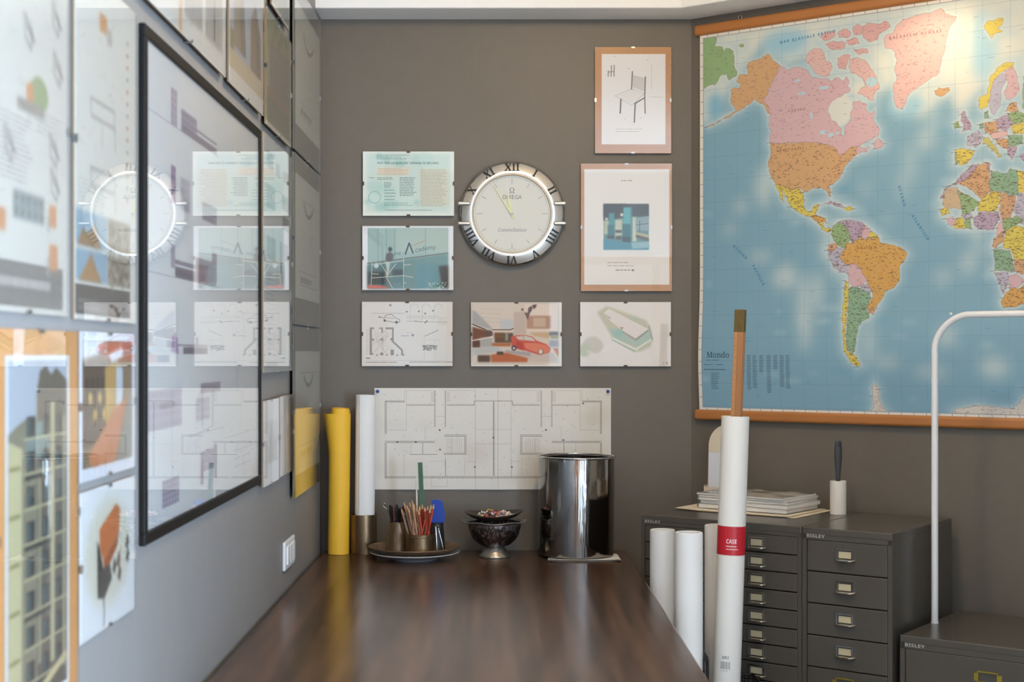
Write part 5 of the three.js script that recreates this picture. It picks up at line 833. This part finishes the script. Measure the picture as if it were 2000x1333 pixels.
{ // white arched tube stand on the low cabinet
  const h0 = CAM_Y - 0.738, r = 0.0092, w = 0.43, H = 0.843, b = 0.095, [x, z] = front(0.035 + w / 2, -0.213);
  const g = thing('arched_stand', 'white bent tube arch standing on the low cabinet', 'stand', [x, h0, z], -TH);
  const path = new THREE.CurvePath(), a = (x0, y0, x1, y1) => path.add(new THREE.LineCurve3(V(x0, y0, 0), V(x1, y1, 0)));
  a(-w / 2, 0, -w / 2, H - b); path.add(new THREE.CubicBezierCurve3(V(-w / 2, H - b, 0), V(-w / 2, H - b * 0.45, 0), V(-w / 2 + b * 0.55, H, 0), V(-w / 2 + b, H, 0))); a(-w / 2 + b, H, w / 2 - b, H); path.add(new THREE.CubicBezierCurve3(V(w / 2 - b, H, 0), V(w / 2 - b * 0.45, H, 0), V(w / 2, H - b * 0.55, 0), V(w / 2, H - b, 0))); a(w / 2, H - b, w / 2, 0);
  part(g, 'tube', new THREE.TubeGeometry(path, 160, r, 14), M.whiteEnamel);
  for (const s of [-1, 1]) { part(g, 'joint_sleeve', new THREE.CylinderGeometry(r * 1.06, r * 1.06, 0.012, 16).translate(s * w / 2, H - 0.18, 0), M.whiteEnamel); part(g, 'foot_cap', new THREE.CylinderGeometry(r * 1.1, r * 1.1, 0.006, 16).translate(s * w / 2, 0.003, 0), M.whiteEnamel); }
  part(g, 'stud', new THREE.SphereGeometry(0.004, 10, 8).translate(-w / 2 + 0.045, H + 0.003, 0), M.whiteEnamel);
}
// ---------- on the cabinets ----------
const cream = std(0xffffff, 0.8, { map: tint(226, 212, 188, 0.03) });
const top = (px, py) => { const Z = 2800 * 0.475 / (py - 691); return [(px - 977) / 2800 * Z, -Z]; };
{
  const [x, z] = front(-0.556, -0.3);
  const sh = thing('cream_folder', 'cream card folder lying under the magazines', 'folder', [x, CH, z], -TH + 0.005);
  for (let i = 0; i < 2; i++) { const q = new THREE.PlaneGeometry(0.395 - i * 0.02, 0.27, 16, 2).rotateX(-Math.PI / 2), p = q.attributes.position; for (let k = 0; k < p.count; k++) { const s = (p.getX(k) + 0.19) / 0.38; p.setY(k, 0.0008 + i * 0.002 + 0.006 * Math.max(0, 0.25 - s) * 2); } q.computeVertexNormals(); part(sh, 'card', q.translate(-i * 0.012, 0, 0), cream); }
  const cols = [0xcfccc6, 0xe2dfd9, 0xd9d3c8, 0xe6e3de, 0xcdd2d6];
  const desc = ['lowest magazine of the stack, with pale page edges', 'second magazine from the bottom of the stack', 'third magazine from the bottom of the stack', 'fourth magazine, second from the top of the stack', 'topmost magazine of the stack, with a grey photo cover'];
  let y = CH + 0.0045;
  [0.0135, 0.0115, 0.0085, 0.006, 0.0065].forEach((t, i) => {
    const [mx, mz] = front(-0.552 + (i % 2 ? 0.004 : -0.004) - (i > 2 ? 0.006 : 0), -0.325), g = thing('magazine', desc[i], 'magazine', [mx, y, mz], -TH + [-0.02, -0.05, 0.01, -0.03, -0.06][i], 'magazines stacked on the folder');
    part(g, 'pages', box(0.294, t - 0.0012, 0.206, 0.001, t / 2, 0), std(0xffffff, 0.8, { map: tint(226, 222, 214, 0.08) }));
    const cover = i === 4 ? std(0xffffff, 0.22, { map: T.magazine }) : std(cols[i], 0.3), cg = new THREE.PlaneGeometry(0.297, 0.209).rotateX(-Math.PI / 2).translate(0, t - 0.0003, 0);
    part(g, 'cover', cg, cover); part(g, 'back_cover', new THREE.PlaneGeometry(0.297, 0.209).rotateX(Math.PI / 2).translate(0, 0.0003, 0), cover);
    part(g, 'spine', new THREE.CylinderGeometry(t / 2, t / 2, 0.209, 10, 1, true, Math.PI, Math.PI).rotateX(Math.PI / 2).scale(0.5, 1, 1).translate(-0.148, t / 2, 0), cover);
    y += t;
  });
}
{ // upright letter holder
  const hp = wallPoint(0.15, 0.06, 0), g = thing('letter_holder', 'cream upright letter holder with rounded top behind the red-banded tube', 'holder', [hp.x, CH, hp.z], -TH);
  const s = new THREE.Shape(); s.moveTo(-0.055, 0); s.lineTo(-0.05, 0.185); s.quadraticCurveTo(-0.045, 0.235, 0.01, 0.25); s.lineTo(0.05, 0.252); s.lineTo(0.055, 0);
  part(g, 'back_panel', new THREE.ExtrudeGeometry(s, { depth: 0.003, bevelEnabled: true, bevelSize: 0.0008, bevelThickness: 0.0008 }), cream);
  part(g, 'letter', box(0.096, 0.15, 0.001, 0.002, 0.085, 0.012), std(0xe3e5ea, 0.8), 'white sheet inside the holder');
  part(g, 'front_panel', box(0.1, 0.05, 0.002, -0.006, 0.025, 0.024), cream); part(g, 'side_panel', box(0.002, 0.055, 0.022, -0.056, 0.0275, 0.013), cream);
}
{ // lint roller standing on its roll
  const g = thing('lint_roller', 'lint roller standing upright, white roll down and dark grey handle up', 'lint roller', [0.9985, CH, -4.236]);
  part(g, 'roll', hollow(0.0237, 0.007, 0.099), std(0xe7e0d4, 0.7), 'white sticky paper roll');
  const pr = [[0.0005, 0.095], [0.0065, 0.095], [0.0068, 0.112], [0.009, 0.135], [0.0115, 0.165], [0.0112, 0.195], [0.0095, 0.212], [0.006, 0.2185], [0.0005, 0.2195]];
  part(g, 'core', new THREE.CylinderGeometry(0.016, 0.016, 0.08, 24).translate(0, 0.045, 0), std(0x2a2a2c, 0.5));
  part(g, 'handle', lathe(pr, 24).scale(1, 1, 0.6), std(0x3c3c40, 0.5), 'dark grey plastic handle'); part(g, 'hanging_hole', new THREE.TorusGeometry(0.0042, 0.0012, 8, 20).translate(0.001, 0.206, 0.0055), std(0x242427, 0.5));
}
// ---------- tall rolls and wire basket between table and cabinets ----------
function plotRoll(label, x, z, R, h, a) {
  const g = thing('plotter_paper_roll', label, 'paper roll', [x, 0, z], 0);
  part(g, 'roll', hollow(R, 0.0075, h), M.paper); part(g, 'outer_wrap', spiral(h - 0.002, 0.6, R + 0.0004, R + 0.0008, (s) => [0, Math.max(0, s - 0.94) * 0.05], 40, 2, a), M.paper);
}
plotRoll('leftmost of the white plotter paper rolls by the table edge', 0.4665, -4.12, 0.0355, 0.884, 0.6);
plotRoll('white plotter paper roll second from the left by the table edge', 0.4935, -3.75, 0.0358, 0.9226, -0.3);
plotRoll('white plotter paper roll half hidden behind the red-banded tube', 0.592, -3.93, 0.031, 0.92, 2);
{ // long postal tube with red band, ruler in it
  const tx = (1421 - 977) / 2800 * 3.8 - 0.02, tz = -3.8, g = thing('long_paper_tube', 'tall white cardboard tube with a red printed band', 'tube', [tx, 0.012, tz]); g.rotation.z = -0.0355; g.rotation.x = -0.01;
  const R = 0.0368;
  part(g, 'tube_wall', hollow(R, 0.003, 1.212), std(0xffffff, 0.6, { map: tint(236, 233, 226, 0.02) }));
  const band = new THREE.CylinderGeometry(R + 0.0006, R + 0.0006, 0.076, 48, 1, true); part(g, 'red_band', band.rotateY(-1.05 - 0.55).translate(0, 0.884, 0), std(0xffffff, 0.4, { map: T.redLabel }), 'red band with white print');
  part(g, 'barcode_label', new THREE.CylinderGeometry(R + 0.0005, R + 0.0005, 0.05, 16, 1, true, -0.75, 0.9).translate(0, 0.56, 0), std(0xffffff, 0.6, { map: T.barcode }), 'small printed barcode');
  const A = V(tx + 0.012, 0.4, tz), B = V(...toW(1446.5, 605, 3.8)), L = A.distanceTo(B), rg = thing('wooden_ruler', 'wooden ruler with a brass end cap sticking out of the tall tube', 'ruler', A.toArray()); rg.quaternion.setFromUnitVectors(V(0, 1, 0), B.sub(A).normalize());
  const ticks = canvasTex(128, 1024, (c) => { rect(c, '#a8774b', 0, 0, 128, 1024); for (let i = 0; i < 140; i++) rect(c, i % 3 ? 'rgba(150,98,58,0.5)' : 'rgba(196,146,98,0.5)', rr(0, 128), 0, rr(0, 128), 1024); for (let y = 0; y < 1024; y += 8) rect(c, '#6e4a30', 0, y, y % 40 ? 14 : 34, y + 2); });
   part(rg, 'blade', box(0.027, L - 0.058, 0.014).rotateY(-0.62).translate(0, (L - 0.058) / 2, 0), std(0xffffff, 0.5, { map: (() => { const t = ticks.clone(); t.wrapS = t.wrapT = THREE.RepeatWrapping; t.repeat.set(37, 2); return t; })() }));
  part(rg, 'brass_cap', rbox(0.0285, 0.06, 0.0155, 0.0015, 0, 0, 0).rotateY(-0.62).translate(0, L - 0.03, 0), std(0xffffff, 0.42, { metalness: 0.75, map: tint(122, 101, 62, 0.2) }), 'dull brass cap');
}
{ // black wire basket
  const x0 = 0.541, x1 = 0.7, z0 = -3.975, z1 = -3.64, h = 0.5, g = thing('wire_basket', 'black wire basket holding the tall tube on the floor', 'basket', [(x0 + x1) / 2, 0, (z0 + z1) / 2]), W = x1 - x0, D = z1 - z0, m = std(0x17161a, 0.35, { metalness: 0.5 });
  const ring = (y, r) => [bar([-W / 2, y, -D / 2], [W / 2, y, -D / 2], r), bar([-W / 2, y, D / 2], [W / 2, y, D / 2], r), bar([-W / 2, y, -D / 2], [-W / 2, y, D / 2], r), bar([W / 2, y, -D / 2], [W / 2, y, D / 2], r)];
  part(g, 'rim', merge(ring(h, 0.004)), m);
  const wires = []; for (let y = 0.004; y < h - 0.02; y += 0.035) wires.push(...ring(y, 0.0014)); for (let i = 0; i <= 14; i++) { const x = -W / 2 + W * i / 14; wires.push(bar([x, 0.002, D / 2], [x, h, D / 2], 0.0014, 5), bar([x, 0.002, -D / 2], [x, h, -D / 2], 0.0014, 5), bar([x, 0.003, -D / 2], [x, 0.003, D / 2], 0.0014, 5)); } for (let i = 1; i < 20; i++) { const z = -D / 2 + D * i / 20; wires.push(bar([-W / 2, 0.002, z], [-W / 2, h, z], 0.0014, 5), bar([W / 2, 0.002, z], [W / 2, h, z], 0.0014, 5)); }
  const wm = part(g, 'wire_mesh', merge(wires), m); wm.userData.kind = 'stuff';
  for (const o of [0, 0.011]) part(g, 'handle', tube([[-W / 2 - 0.004, h, -D / 2 + 0.06 + o], [-W / 2 - 0.004, h + 0.09 - o, -D / 2 + 0.062 + o], [-W / 2 - 0.004, h + 0.1 - o, -D / 2 + 0.075 + o], [-W / 2 - 0.004, h + 0.1 - o, D / 2 - 0.085 - o], [-W / 2 - 0.004, h + 0.09 - o, D / 2 - 0.072 - o], [-W / 2 - 0.004, h, D / 2 - 0.07 - o]], 0.0035, 60, 8, false, 0.1), m);
}
renderer.render(scene, camera);
